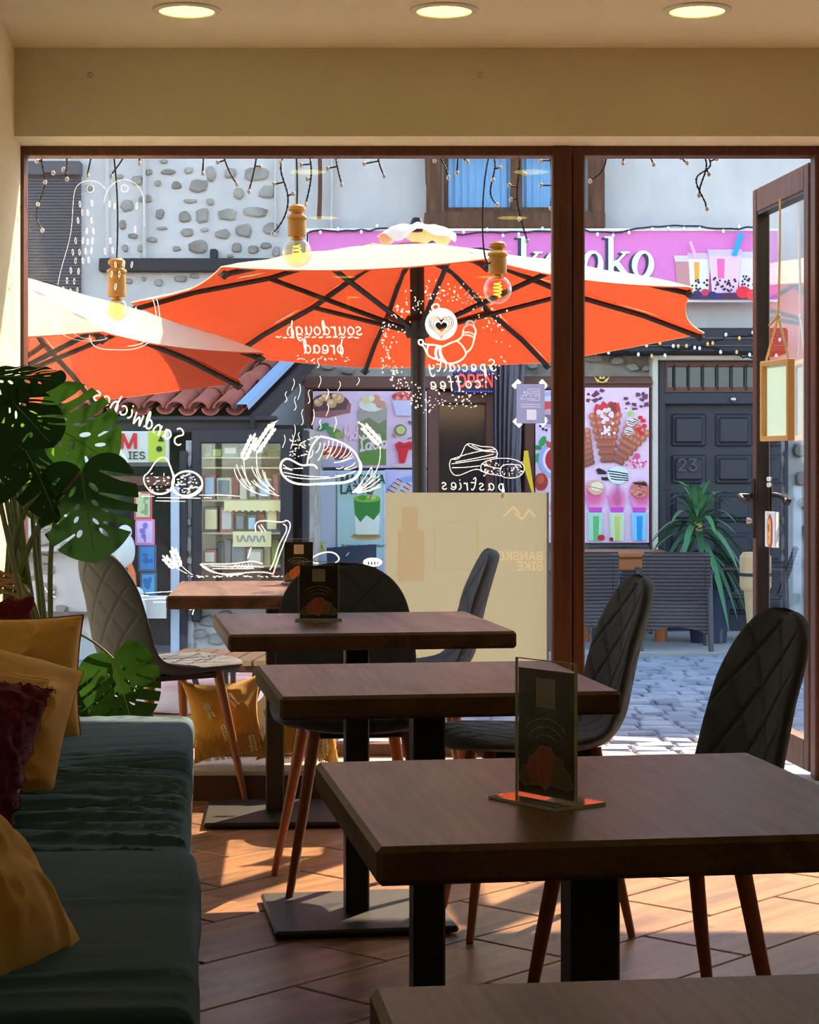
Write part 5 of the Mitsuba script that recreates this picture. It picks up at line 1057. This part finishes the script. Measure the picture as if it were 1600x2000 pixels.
# ---------------- icicle lights and pendant bulbs outside the window head ----------------
YI = 7.30
struct('trim_4', bx(-1.5, 3.2, 7.262, 7.275, 2.31, 2.35, .003), 'm_frame')
il = thing('icicle_lights', 'icicle string lights with white tips hanging along the top outside the window', 'string lights')
put(il + '__cable', tube([P(u, 292 + 3 * math.sin(u * .11), YI) for u in np.linspace(55, 1590, 90)], .004, 5), 'm_cable')
IC = [([(83, 300), (85, 335), (88, 356), (80, 385), (75, 398), (82, 447)], [(72, 315), (104, 338), (88, 356), (74, 399), (83, 450)]), ([(128, 300), (131, 325), (128, 340)], [(124, 331), (131, 350)]), ([(180, 300), (175, 322), (171, 340)], [(171, 344)]), ([(245, 300), (230, 325), (218, 340)], [(217, 344)]), ([(274, 300), (272, 315)], [(272, 319)]), ([(398, 300), (396, 335)], [(396, 339)]),
      ([(436, 300), (446, 330), (461, 357)], [(462, 360), (425, 317)]), ([(502, 300), (497, 330), (487, 370)], [(486, 374), (508, 326)]), ([(557, 300), (553, 350), (562, 380), (555, 425), (535, 453)], [(535, 360), (573, 378), (533, 456), (548, 317)]), ([(603, 300), (608, 330), (605, 365), (598, 395)], [(588, 322), (600, 350), (597, 399)]), ([(655, 300), (660, 330), (667, 357)], [(667, 361), (640, 329)]), ([(738, 300), (742, 322), (749, 340)], [(750, 344), (711, 320)]),
      ([(850, 300), (868, 322), (875, 343)], [(876, 347), (849, 314)]), ([(895, 300), (893, 333)], [(893, 338), (913, 316)]), ([(960, 300), (962, 350), (960, 385), (969, 397)], [(971, 400), (977, 328), (963, 352)]), ([(1015, 300), (1012, 350), (1010, 385), (1018, 430), (1029, 467)], [(995, 362), (1025, 340), (998, 390), (1015, 428), (1030, 471)]), ([(1074, 300), (1078, 345), (1076, 402)], [(1057, 362), (1056, 314), (1076, 407)]), ([(1184, 300), (1175, 335), (1156, 350)], [(1153, 354)]),
      ([(1220, 300), (1217, 315)], [(1217, 319)]), ([(1266, 300), (1276, 318)], [(1277, 321)]), ([(1326, 300), (1338, 316)], [(1342, 318), (1330, 308)]), ([(1378, 300), (1375, 335), (1362, 345), (1366, 372), (1379, 402)], [(1381, 408), (1385, 340), (1400, 310), (1360, 305)]), ([(1372, 300), (1380, 325), (1373, 350), (1366, 378)], [(1365, 382)])]
for line, bulbs in IC:
    q = spline(line, 24) if len(line) > 2 else np.array(line, float); tt = np.linspace(0, 1, len(q)) * len(q) * 1.9
    ms = [tube([P(a + 1.1 * math.sin(w), b, YI + .003 * math.cos(w)) for (a, b), w in zip(q, tt)], .0022, 5), tube([P(a - 1.1 * math.sin(w), b, YI - .003 * math.cos(w)) for (a, b), w in zip(q, tt)], .0022, 5)]
    for b in bulbs:
        k = q[np.argmin(((q - np.array(b)) ** 2).sum(1))]; ms.append(tube([P(*k, YI), P(*b, YI)], .003, 5))
    st = put(il + '__strand', cat(ms), 'm_cable')
    for b in bulbs:
        s_ = trimesh.creation.icosphere(2, .0075); s_.apply_scale((1, 1, 1.25)); s_.apply_translation(P(*b, YI)); put(st + '__bulb', s_, 'm_bulb_white')
M('socket_wood', (196, 138, 62), .5); M('brass', (190, 150, 80), .3, .5, .8)
scene['m_amber_glass'] = {'type': 'thindielectric', 'int_ior': 1.5, 'specular_transmittance': {'type': 'rgb', 'value': [.97, .84, .62]}}
for u, v0, vs, v1, which in ((228, 505, 578, 618, 'left'), (580, 400, 460, 514, 'middle'), (972, 472, 534, 586, 'right')):
    Y = 7.42; c = P(u, v0, Y); k = Y / F; hs = (vs - v0) * k
    t = thing('pendant_lamp', f'bare globe bulb in a turned wooden socket on a black cord, {which} of the three', 'pendant lamp', 'pendant bulbs outside the window')
    put(t + '__cord', tube(spline([(c[0] + (-.012 if u > 900 else .0), YI, 2.33), (c[0] - (.05 if u > 900 else .0), Y - .05, 2.2), (c[0] - (.03 if u > 900 else -.002), Y - .02, 1.98 if v0 < 470 else 1.9), c], 20) if u > 900 else spline([(c[0], YI, 2.33), (c[0] + .003, Y - .03, 2.2), c], 16), .0032, 6), 'm_cable')
    R_ = .039
    put(t + '__socket', lathe([(0, 0), (.02, 0), (.031, -.008), (.033, -.02), (.022, -.028), (.02, -.033), (.036, -.042), (.038, -.05), (.03, -.058), (R_ * .88, -.062), (R_ * .88, -hs), (R_ * .8, -hs - .003), (0, -hs - .003)], 32, c), 'm_socket_wood')
    rb = (v1 - vs) * k * .5 + .004; cb = c + (0, 0, -hs - rb * .98 - .008)
    put(t + '__collar', lathe([(.016, 0), (.018, -.012), (.016, -.016)], 20, c + (0, 0, -hs - .002)), 'm_brass')
    g = trimesh.creation.icosphere(3, rb); put(t + '__globe', xf(g, mat4(o=cb)), 'm_amber_glass', smooth=True)
    a = np.linspace(0, 4.2 * 2 * np.pi, 70); fz = np.linspace(.5, -.5, 70)
    put(t + '__filament', tube([cb + (rb * .3 * math.cos(w) * (1 - abs(h) * .6), rb * .3 * math.sin(w) * (1 - abs(h) * .6), rb * h) for w, h in zip(a, fz)], .0021, 5), 'm_brass', emitter={'type': 'area', 'radiance': {'type': 'rgb', 'value': [5.5, 3.2, .25]}})

# ---------------- door leaf: hanging picture, sticker, small plates ----------------
M('pine', (214, 158, 82), .5); Thin('mint_paper', (170, 194, 180), .7, .7); M('rope', (206, 176, 120), .9)
def dl(x, y, z): return (DM @ np.array([x, y, z, 1]))[:3]
t = thing('framed_picture', 'light wooden frame with pale green sheet hanging by ropes on the open door', 'picture')
ang = math.radians(-9); FM = DM @ mat4((math.cos(ang), math.sin(ang), 0), (-math.sin(ang), math.cos(ang), 0), (0, 0, 1), (.335, -.025, 0))
zt, zb, fw = 1.555, 1.245, .125
put(t + '__moulding', xf(cat([bx(-fw, fw, -.03, .0, zt - .02, zt, .003), bx(-fw, fw, -.03, .0, zb, zb + .02, .003), bx(-fw, -fw + .02, -.03, .0, zb, zt, .003), bx(fw - .02, fw, -.03, .0, zb, zt, .003)]), FM), 'm_pine')
put(t + '__sheet', xf(trimesh.Trimesh([(-fw + .01, -.01, zb + .01), (fw - .01, -.01, zb + .01), (fw - .01, -.01, zt - .01), (-fw + .01, -.01, zt - .01)], [(0, 1, 2), (0, 2, 3)], process=False), FM), 'm_mint_paper', smooth=False)
kn = dl(.335, -.035, 1.72)
hk = dl(.335, -.028, 2.17)
ends = [(FM @ np.array([s * .1, -.015, zt, 1]))[:3] for s in (-1, 1)]
put(t + '__rope', tube(spline([hk, (hk + kn) / 2 + (.002, 0, 0), kn], 14), .0045, 6), 'm_rope')
for e in ends: put(t + '__rope', tube([kn, e], .0055, 6), 'm_rope')
put(t + '__knot', cat([xf(trimesh.creation.icosphere(2, .011), mat4(o=kn)), tube([kn, kn + (-.035, 0, -.035)], .005, 5)]), 'm_rope')
t = thing('door_sticker', 'small white card with a drawn slice of toast taped to the open door glass', 'sticker')
put(t + '__card', xf(bx(.50, .64, .0, .004, .83, .97), DM), 'm_white')
pr = Print()
pr.poly(LineString([(.57, .862), (.57, .92)]).buffer(.036), (150, 66, 44)); pr.poly(LineString([(.577, .862), (.577, .918)]).buffer(.031), (226, 120, 70)); pr.poly(LineString([(.58, .865), (.58, .915)]).buffer(.024), (236, 190, 120)); pr.ell(.583, .905, .012, .018, (170, 110, 50)); pr.ell(.58, .868, .012, .009, (222, 160, 150)); pr.line([(.54, .958), (.60, .958)], .003, (150, 150, 146))
m, c = pr.mesh(lambda u, v, k: np.stack([u, -.0006 - k * .0003, v], -1)); put(t + '__print', xf(m, DM), 'm_print', smooth=False, color=c)
for z in (1.075, 1.098): put(door + '__small_plate', xf(cat([bx(.60, .62, .002, .008, z - .009, z + .009, .002), bx(.604, .616, .0, .004, z - .005, z + .005)]), DM), 'm_white')

# ---------------- paper on the glass: notice, big poster back ----------------
YPp = YG + .014
def pane_flat(g, Y, key, mat):
    V, Fc, n = [], [], 0
    for q in getattr(g, 'geoms', [g]):
        if q.geom_type != 'Polygon' or q.area < .05: continue
        v, f = trimesh.creation.triangulate_polygon(q, engine='earcut'); V.append(v); Fc.append(f + n); n += len(v)
    v = np.vstack(V); return put(key, trimesh.Trimesh(np.stack([(v[:, 0] - U0) * Y / F, np.full(len(v), Y), EYE - (v[:, 1] - V0) * Y / F], -1), np.vstack(Fc), process=False), mat, smooth=False)
def backlit(t, sheet, base, marks, Y):
    """one sheet of paper lit from behind: the printed marks are cut into it"""
    for name, g, mat in marks:
        g = g.intersection(sheet); sheet = sheet.difference(g); pane_flat(g, Y, t + '__' + name, mat)
    pane_flat(sheet, Y, t + '__sheet', base)
def glyphs(s, u, v, h, mirror, ws=1.0):
    m = meshkit.text_mesh(s, 1.0, .02, True); tri = m.triangles[np.abs(m.face_normals[:, 2]) > .9]
    out = []
    for q in tri:
        if q[:, 2].max() < .01: out.append(Polygon([(u + (-1 if mirror else 1) * a * h * ws, v - b * h) for a, b, _ in q]).buffer(.02))
    return unary_union(out)
Thin('notice_blue', (122, 134, 190), .7, .7); Thin('notice_white', (170, 180, 220), .8, .7); Thin('notice_pale', (150, 158, 200), .75, .7); Thin('tape', (250, 248, 244), 1.0, .7)
t = thing('window_notice', 'pale blue notice taped to the window beside the brown mullion', 'notice')
LB = lambda pts, w: LineString(pts).buffer(w / 2, 2)
logo = unary_union([LB([(1016, 779), (1024, 770), (1028, 774), (1032, 766), (1040, 779)], 1.1), LB([(1016, 779), (1046, 779)], 1), LB([(1031, 768), (1031, 760), (1054, 759), (1054, 782), (1032, 782)], 1), Point(1025, 766).buffer(2)])
lin_ = unary_union([LB([(a, 764 + 4.5 * k), (b, 764 + 4.5 * k)], 2.6) for k, (a, b) in enumerate(((1036, 1052), (1036, 1052), (1044, 1052)))] + [LB([(1019, 790 + 4.5 * k), (1056, 790 + 4.5 * k)], 2.6) for k in range(2)])
backlit(t, sbox(1009, 750, 1064, 827), 'm_notice_blue', [('logo_lines', logo, 'm_notice_white'), ('text_lines', lin_, 'm_notice_pale'), ('code_patch', sbox(1029, 800, 1048, 820), 'm_notice_white')], YPp)
for u, v in ((1009, 750), (1062, 750), (1011, 826), (1063, 824)):
    pane_flat(affinity.rotate(sbox(u - 9, v - 5, u + 9, v + 5), 45 if (u < 1030) == (v > 800) else -45).difference(sbox(1009, 750, 1064, 827)), YPp, t + '__tape', 'm_tape')
t = thing('window_poster', 'large cream poster seen from its back, stuck low on the window by the mullion', 'poster')
Thin('poster_paper', (158, 162, 150), .57, .8); Thin('poster_tan', (156, 150, 134), .57, .8); Thin('poster_pale', (180, 174, 150), .62, .8); Thin('poster_ghost', (162, 156, 130), .55, .8)
mk = [('mountain_mark', unary_union([LineString([(985, 1008), (1003, 990), (1015, 1003)]).buffer(2.2), LineString([(1008, 1004), (1020, 1014), (1034, 996), (1044, 1008)]).buffer(2.2)]), 'm_poster_pale'),
      ('square_outline', sbox(852, 1024, 930, 1110).buffer(4).difference(sbox(853, 1025, 929, 1109).buffer(2.5)), 'm_poster_ghost'), ('bottle_shape', unary_union([sbox(790, 995, 812, 1030), sbox(782, 1040, 824, 1130)]).buffer(5), 'm_poster_tan'),
      ('lettering', unary_union([glyphs('BANSKO', 1062, 1094, 17, True, .95), glyphs('BIKE', 1062, 1114, 17, True, .95)]), 'm_poster_pale')]
backlit(t, sbox(753, 962, 1072, 1300), 'm_poster_paper', mk, YPp)

# ---------------- white marker drawings on the glass ----------------
Thin('marker', (250, 246, 236), 1.0, .8)
YD = YG + .0185
def draw(name, label, lines=(), fills=(), holes=(), w=1.5):
    g = []
    for l in lines:
        ww = w
        if isinstance(l, tuple) and len(l) == 2 and isinstance(l[1], float): l, ww = l
        l = list(l); l = spline(l, 6 * len(l)).tolist() if len(l) > 2 else l
        g.append(LineString(l).buffer(ww, 2))
    g += list(fills); g = unary_union([q.buffer(0) for q in g])
    if holes: g = g.difference(unary_union([q.buffer(0) for q in holes]))
    g = g.simplify(.12)
    t = thing(name, label, 'window drawing'); ps = [q for q in getattr(g, 'geoms', [g]) if q.area > .3]
    if len(ps) <= 12:
        for q in ps: pane_flat(q, YD, t + '__marker_stroke', 'm_marker')
    else: tag(pane_flat(g, YD, t + '__marker_lines', 'm_marker'), kind='stuff')
    return t
E_ = lambda x, y, a, b, rot=0: affinity.rotate(affinity.scale(Point(x, y).buffer(1, 8), a, b), rot)
def sc(pts, ox, oy, k): return [(ox + a * k, oy + b * k) for a, b in pts]
def heart(cx, cy, s): 
    a = np.linspace(0, 2 * np.pi, 50); return Polygon(np.stack([cx + s * np.sin(a) ** 3 * 1.0, cy - s * (.8125 * np.cos(a) - .3125 * np.cos(2 * a) - .125 * np.cos(3 * a) - .0625 * np.cos(4 * a))], 1))
R = np.random.default_rng(3); K = lambda p: sc(p, 740, 600, .19)
cr = [K(p) for p in ([(425, 335), (408, 360), (430, 388), (455, 375), (452, 345), (425, 335)], [(455, 370), (510, 385), (610, 395), (640, 405), (720, 375), (800, 345), (860, 290), (870, 230), (905, 190)], [(908, 190), (910, 150), (940, 140), (970, 155), (975, 190), (940, 180), (908, 190)], [(975, 200), (998, 250), (985, 310), (960, 400), (900, 465)], [(900, 475), (850, 540), (780, 572), (690, 572), (630, 545), (560, 525), (505, 490), (480, 440), (445, 390)],
      [(515, 390), (495, 450), (510, 500)], [(615, 400), (590, 470), (610, 540)], [(640, 400), (640, 470), (690, 560)], [(800, 345), (880, 430), (895, 470)], [(860, 285), (930, 290), (985, 320)], [(880, 260), (950, 265), (990, 290)], [(600, 400), (580, 460), (595, 530)], [(630, 400), (625, 470), (660, 555)])]
cup_disc = Point(862, 633).buffer(31.5, 16)
hl = [heart(862, 636, r_).buffer(.8).difference(heart(862, 636, r_).buffer(-.5)) for r_ in (16, 20.5, 24)]
draw('window_drawing', 'white marker drawing of a coffee cup with heart foam above a croissant on the glass', cr + [[(848, 606), (846, 596), (854, 594), (857, 602)]], [cup_disc], [heart(862, 638, 11.5)] + hl + [E_(R.uniform(840, 880), R.uniform(606, 616), .8, .5) for _ in range(20)], 1.7)
dots = []
while len(dots) < 330:
    a = R.uniform(0, 2 * np.pi); rr_ = R.normal(1, .11); x, y = 868 + 112 * rr_ * math.cos(a), 680 + 108 * rr_ * math.sin(a)
    if R.random() < (.35 if -.3 < math.sin(a) and math.cos(a) > .5 else 1) and (745 < x < 1005): dots.append(E_(x, y, R.uniform(.9, 2.4), R.uniform(.9, 1.8), R.uniform(0, 180)))
draw('window_drawing', 'ring of small white marker dots around the coffee cup and croissant drawing', [], dots)
draw('window_lettering', 'mirrored white hand lettering sourdough bread on the glass before the orange parasol', strokes('sourdough', 708, 654, 15.5, 0, True, .1, 1.2) + strokes('bread', 672, 690, 15.5, 0, True, .05, 1.2) + [[(700 - 14 * k, 659 + R.normal(0, .8)), (694 - 14 * k, 659 + R.normal(0, .8))] for k in range(12)] + [[(575 + R.uniform(0, 110), 698 + R.normal(0, 3))] * 2 for _ in range(0)], [E_(R.uniform(580, 682), R.normal(701, 2.5), 1.7, 1.1) for _ in range(26)] + [E_(R.uniform(545, 700), R.normal(658, 1.5), 1.6, 1) for _ in range(18)], (), 1.3)
draw('window_lettering', 'mirrored white hand lettering specialty coffee under the croissant drawing', strokes('Specialty', 970, 724, 12.5, .01, True, .12, 1.55) + strokes('coffee', 940, 757, 13.5, .03, True, .1, 1.55), (), (), 1.25)
draw('window_lettering', 'mirrored white hand lettering sandwiches slanting over the tiled roof', strokes('Sandwiches', 352, 872, 17.5, -.5, True, .15, 1.3) + [([(250, 905), (242, 890), (232, 878)], .8), ([(228, 862), (212, 850)], .8)], (), (), 1.6)
draw('window_lettering', 'mirrored white hand lettering pastries just above the cream poster', strokes('pastries', 985, 958, 13, -.02, True, .05, 1.6), (), (), 1.1)
# bread and wheat
B = lambda p: sc(p, 430, 810, .2125)
bl_ = [(B([(800, 460), (815, 370), (850, 280), (920, 200)]), 1.7), (B([(920, 200), (1000, 215), (1100, 250), (1200, 310), (1270, 400), (1285, 460)]), 1.8), (B([(1285, 460), (1260, 560), (1180, 610), (1000, 630), (760, 640), (640, 610), (570, 540), (555, 480), (580, 420), (620, 405)]), 2.2), (B([(620, 405), (680, 430), (760, 465), (850, 460), (890, 490)]), 1.9), (B([(1280, 420), (1300, 480), (1240, 590), (1100, 630), (900, 640), (720, 640)]), 1.8), (B([(600, 560), (700, 580), (900, 590), (1150, 560)]), 1.0), (B([(590, 530), (760, 560), (1000, 570)]), 1.0), (B([(580, 490), (660, 510)]), 1.0), (B([(680, 495), (760, 492)]), 1.0), (B([(580, 460), (620, 490), (665, 500)]), .9)]
for a, b in (((920, 260), (880, 350)), ((960, 260), (900, 420)), ((1000, 240), (960, 330)), ((1040, 240), (980, 400)), ((1080, 260), (1020, 380)), ((1120, 275), (1060, 390)), ((1160, 300), (1100, 400)), ((1200, 320), (1130, 400)), ((1210, 360), (1120, 420)), ((1220, 390), (1050, 440)), ((1240, 440), (1150, 490)), ((1250, 480), (1140, 500)), ((1240, 520), (1060, 560)), ((850, 330), (820, 400)), ((1130, 480), (1070, 492)), ((1010, 300), (990, 340))): bl_.append((B([a, ((a[0] + b[0]) / 2 + 10, (a[1] + b[1]) / 2 + 8), b]), .95))
draw('window_drawing', 'white marker drawing of a round sourdough loaf in front of the matcha poster', bl_, [E_(*B([(R.uniform(640, 830), R.uniform(225, 400))])[0], R.uniform(1, 3), R.uniform(.7, 1.3), R.uniform(-40, 40)) for _ in range(42)] + [E_(*B([(640 + 28 * k + R.normal(0, 4), 370 - 170 * (1 - (1 - k / 10) ** 2))])[0], 2.6, 1.3, -35 + 3 * k) for k in range(11)])
def ear(p0, p1, n, w):
    p0, p1 = np.array(p0), np.array(p1); d = (p1 - p0) / np.linalg.norm(p1 - p0); s_ = np.array([-d[1], d[0]]); L = np.linalg.norm(p1 - p0); ang_ = math.degrees(math.atan2(d[1], d[0])); o = []
    for k in range(n):
        for q in (-1, 1):
            c = p0 + d * L * (k + .4) / n + s_ * q * w * .62; o.append(E_(c[0], c[1], L / n * .78, w * .42, ang_ + q * 24))
    o.append(E_(*(p0 + d * L * 1.02), L / n * .7, w * .35, ang_)); return o
wl = [(B(p), .9) for p in ([(340, 330), (335, 420), (350, 520), (375, 580)], [(215, 400), (225, 500), (250, 600), (300, 680)], [(130, 500), (170, 600), (250, 680), (330, 720)], [(150, 460), (200, 580), (290, 690), (430, 745)], [(200, 470), (230, 560), (280, 640)], [(290, 480), (340, 580), (420, 660), (520, 740)], [(330, 500), (370, 600), (440, 660)], [(390, 510), (420, 600), (495, 690)], [(410, 530), (440, 620), (500, 690)], [(290, 610), (350, 660), (450, 700)], [(310, 600), (400, 690), (540, 745)])]
wl += [(B([(430 + 18 * k, 150 - 20 * k), (470 + 20 * k, 75 - 8 * k)]), .7) for k in range(4)]
draw('window_drawing', 'white marker drawing of two wheat ears left of the bread drawing', wl, ear(B([(330, 330)])[0], B([(480, 110)])[0], 6, 8.5) + ear(B([(215, 400)])[0], B([(310, 200)])[0], 5, 7.5))
wr_ = [(B(p), .9) for p in ([(1470, 290), (1472, 380), (1450, 480), (1390, 580)], [(1220, 710), (1300, 620), (1390, 480)], [(1390, 480), (1395, 540), (1300, 660), (1215, 715)], [(1230, 715), (1350, 640), (1430, 560)], [(1250, 715), (1380, 660), (1470, 590)], [(1260, 720), (1400, 690), (1475, 660)], [(1280, 700), (1400, 610), (1460, 560)], [(1300, 712), (1420, 670), (1470, 640)], [(1240, 700), (1290, 650), (1310, 600)])]
draw('window_drawing', 'white marker drawing of a wheat ear right of the bread drawing', wr_ + [(B([(1330 - 12 * k, 110 - 8 * k), (1270 - 2 * k, 62 + 6 * k)]), .7) for k in range(3)], ear(B([(1465, 260)])[0], B([(1320, 105)])[0], 5, 7.5))
st_ = []
for (x, y, L) in ((573, 740, 22), (585, 750, 30), (560, 765, 20), (605, 762, 26), (625, 735, 22), (640, 760, 20), (663, 745, 18), (612, 800, 30), (592, 800, 30), (655, 815, 28), (640, 790, 22), (575, 830, 30), (571, 850, 26), (555, 850, 24), (627, 820, 18), (585, 845, 16), (578, 775, 26), (700, 738, 14), (623, 700, 18)):
    s_ = R.choice([-1, 1]); st_.append(([(x, y), (x - 2 * s_, y + L * .4), (x + .5 * s_, y + L * .75), (x - 3, y + L)], .7))
draw('window_drawing', 'thin white wavy steam strokes rising above the bread drawing', st_)
# cake and roll
ck = [K(p) for p in ([(750, 1560), (745, 1690), (770, 1720), (900, 1700), (1060, 1690)], [(750, 1560), (860, 1490), (905, 1410), (1050, 1430), (1200, 1460), (1220, 1500), (1200, 1540)], [(760, 1560), (950, 1500), (1200, 1460)], [(750, 1610), (960, 1580), (1200, 1540)], [(755, 1650), (900, 1645), (1040, 1630)], [(790, 1590), (960, 1560), (1180, 1510)], [(905, 1410), (1000, 1460), (1180, 1480)], [(960, 1420), (1080, 1470), (1200, 1490)], [(1215, 1500), (1215, 1550)],
      [(1060, 1610), (1060, 1680), (1120, 1710), (1250, 1735)], [(1060, 1610), (1180, 1560), (1330, 1555), (1450, 1590), (1490, 1630), (1490, 1690), (1440, 1740), (1330, 1755), (1260, 1730), (1255, 1650), (1330, 1615), (1460, 1625)], [(1060, 1610), (1150, 1640), (1260, 1660)])]
draw('window_drawing', 'white marker drawing of a cake slice and a nut roll before the shop door glass', [(l, .85) for l in ck], [E_(*K([(R.uniform(1075, 1480), R.uniform(1580, 1735))])[0], R.uniform(.8, 2.6), R.uniform(.6, 1.8), R.uniform(0, 180)) for _ in range(55)])
# avocado
A_ = lambda p: sc(p, 200, 820, .1375)
av = [(A_([(600, 790), (700, 680), (770, 580), (850, 535), (930, 570), (960, 660), (1010, 770), (1020, 880), (980, 990), (860, 1055), (730, 1045), (640, 970), (590, 870), (600, 790)]), 1.3), (A_([(940, 600), (985, 720), (1010, 850), (970, 980)]), 1.8), (A_([(700, 1020), (830, 1050), (960, 1000)]), 1.6)]
ell = [(1205 + 215 * math.cos(a), 910 + 180 * math.sin(a)) for a in np.linspace(0, 2 * np.pi, 24)]; av.append((A_(ell), 2.0)); av.append((A_([(1010, 1000), (1150, 1080), (1300, 1050), (1400, 950)]), 2.4))
fk = [E_(*A_([(R.uniform(640, 960), R.uniform(760, 1020))])[0], R.uniform(1, 3.2), R.uniform(.7, 1.6), R.uniform(-40, 10)) for _ in range(30)] + [E_(*A_([(1205 + 170 * math.sqrt(R.random()) * math.cos(q), 905 + 140 * math.sqrt(R.random()) * math.sin(q))])[0], R.uniform(1.2, 3.8), R.uniform(.8, 1.8), R.uniform(-40, 20)) for q in R.uniform(0, 6.28, 44)]
av += [(A_(p), .9) for p in ([(385, 1040), (540, 1040)], [(560, 1085), (735, 1085)], [(780, 1105), (1390, 1112)], [(755, 1150), (1175, 1158)], [(1380, 1068), (1800, 1072)], [(1445, 1108), (1550, 1108)], [(1600, 1060), (1950, 1085)])]
draw('window_drawing', 'white marker drawing of a halved avocado beside the dark plant leaves', av, fk)
# laptop
L_ = lambda p: sc(p, 250, 880, .25)
lpn = [(L_(p), 1.2) for p in ([(1000, 635), (1012, 560), (1100, 550), (1235, 545)], [(1235, 545), (1262, 560), (1250, 650), (1190, 800), (1135, 965)], [(1215, 575), (1235, 590), (1200, 700), (1150, 840), (1110, 930)], [(565, 890), (650, 945), (860, 960), (1135, 965)], [(565, 888), (700, 885), (850, 880), (940, 868), (1050, 885)], [(590, 900), (680, 950), (900, 962)], [(935, 840), (962, 760)], [(1040, 580), (1075, 632)], [(1020, 590), (1050, 632)])]
lpn += [(L_([(650 + 60 * k, 900 + 4 * (k % 3)), (760 + 60 * k, 905 + 5 * (k % 2))]), .8) for k in range(6)] + [(L_([(660 + 50 * k, 925), (720 + 50 * k, 920)]), .8) for k in range(6)] + [(L_([(840 + 25 * k, 890), (870 + 22 * k, 925)]), .7) for k in range(6)]
draw('window_drawing', 'white marker drawing of an open laptop above the table nearest the window', lpn, [E_(*L_([(R.uniform(470, 1215), R.normal(985, 4))])[0], R.uniform(1, 3.4), .9, R.uniform(-10, 10)) for _ in range(48)])
draw('window_drawing', 'small white marker wheat sprig left of the laptop drawing', [(L_([(360, 905), (420, 940), (460, 960)]), .8), (L_([(410, 890), (450, 930), (505, 970)]), .8)], ear(L_([(400, 900)])[0], L_([(352, 775)])[0], 4, 7) + ear(L_([(355, 910)])[0], L_([(285, 835)])[0], 3, 6))
draw('window_drawing', 'white marker drawing of a cup rim behind the second table sign', [([(607, 1092), (612, 1088), (660, 1086), (662, 1090), (656, 1098)], 1.5), ([(607, 1091), (612, 1098), (622, 1100)], 1.3)], [E_(728, 1098, 19, 9)], [E_(720 + 6 * k, 1100, 1.2, 3.5) for k in range(4)])
draw('window_drawing', 'thin white marker ground lines low on the glass behind the left chair', [([(235, 1165), (290, 1163)], .8), ([(250, 1172), (335, 1168)], .8), ([(285, 1158), (340, 1155)], .8), ([(300, 1176), (325, 1176)], .8), ([(88, 1148), (100, 1163), (108, 1166)], .9), ([(96, 1160), (106, 1156)], .8), ([(368, 1185), (374, 1190), (378, 1186), (376, 1200)], 1.2)])
# jars with drops
J = lambda p: sc(p, 40, 290, .1875)
jr = [(J(p), .45) for p in ([(390, 1420), (440, 1200), (520, 900), (550, 550), (600, 380), (700, 335), (800, 350), (880, 420)], [(870, 560), (920, 420), (1000, 345), (1100, 325), (1230, 400), (1285, 560), (1290, 800)], [(300, 1800), (340, 1600)], [(380, 1650), (375, 1760)], [(330, 1750), (400, 1900), (620, 2000), (900, 1980)])]
jr += [([(175, 655), (185, 676), (220, 683), (268, 680), (300, 660), (310, 640)], .7), ([(135, 640), (150, 655), (180, 662)], .5), ([(298, 582), (303, 600), (306, 624)], .9), ([(305, 580), (310, 600), (312, 622)], .9), ([(250, 676), (285, 666), (305, 645)], .8)]
ov = []
for x, y in [(600, 750), (575, 960), (545, 1080), (615, 1080), (575, 1170), (525, 1270), (605, 1280), (485, 1375), (560, 1385), (445, 1470), (520, 1490), (590, 1480), (620, 580), (645, 670), (700, 670), (745, 570), (740, 750), (690, 860), (760, 860), (650, 960), (700, 970), (750, 960), (680, 1070), (740, 1060), (650, 1170), (710, 1160), (930, 580), (980, 600), (1210, 600), (1195, 840), (935, 960), (880, 1070), (960, 1060), (990, 1210), (1075, 1210), (950, 1310), (1030, 1310), (990, 1440), (1160, 1210), (540, 1610), (605, 1620), (680, 1630), (815, 1670), (905, 1660), (1085, 1690), (1200, 1680), (850, 1800), (940, 1800)]:
    e = E_(*J([(x, y)])[0], 2.1, 6.5, R.uniform(-8, 8)); ov.append(e.difference(E_(*J([(x, y)])[0], 1.1, 5.0)))
ov += [c.buffer(.4).difference(c.buffer(-.5)) for c in (E_(*J([(728, 418)])[0], 7, 7), E_(*J([(1085, 415)])[0], 7, 7), E_(110, 635, 6, 6), E_(138, 643, 5, 5))]
draw('window_drawing', 'faint white marker drawing of jars and drops at the upper left of the glass', jr, ov)
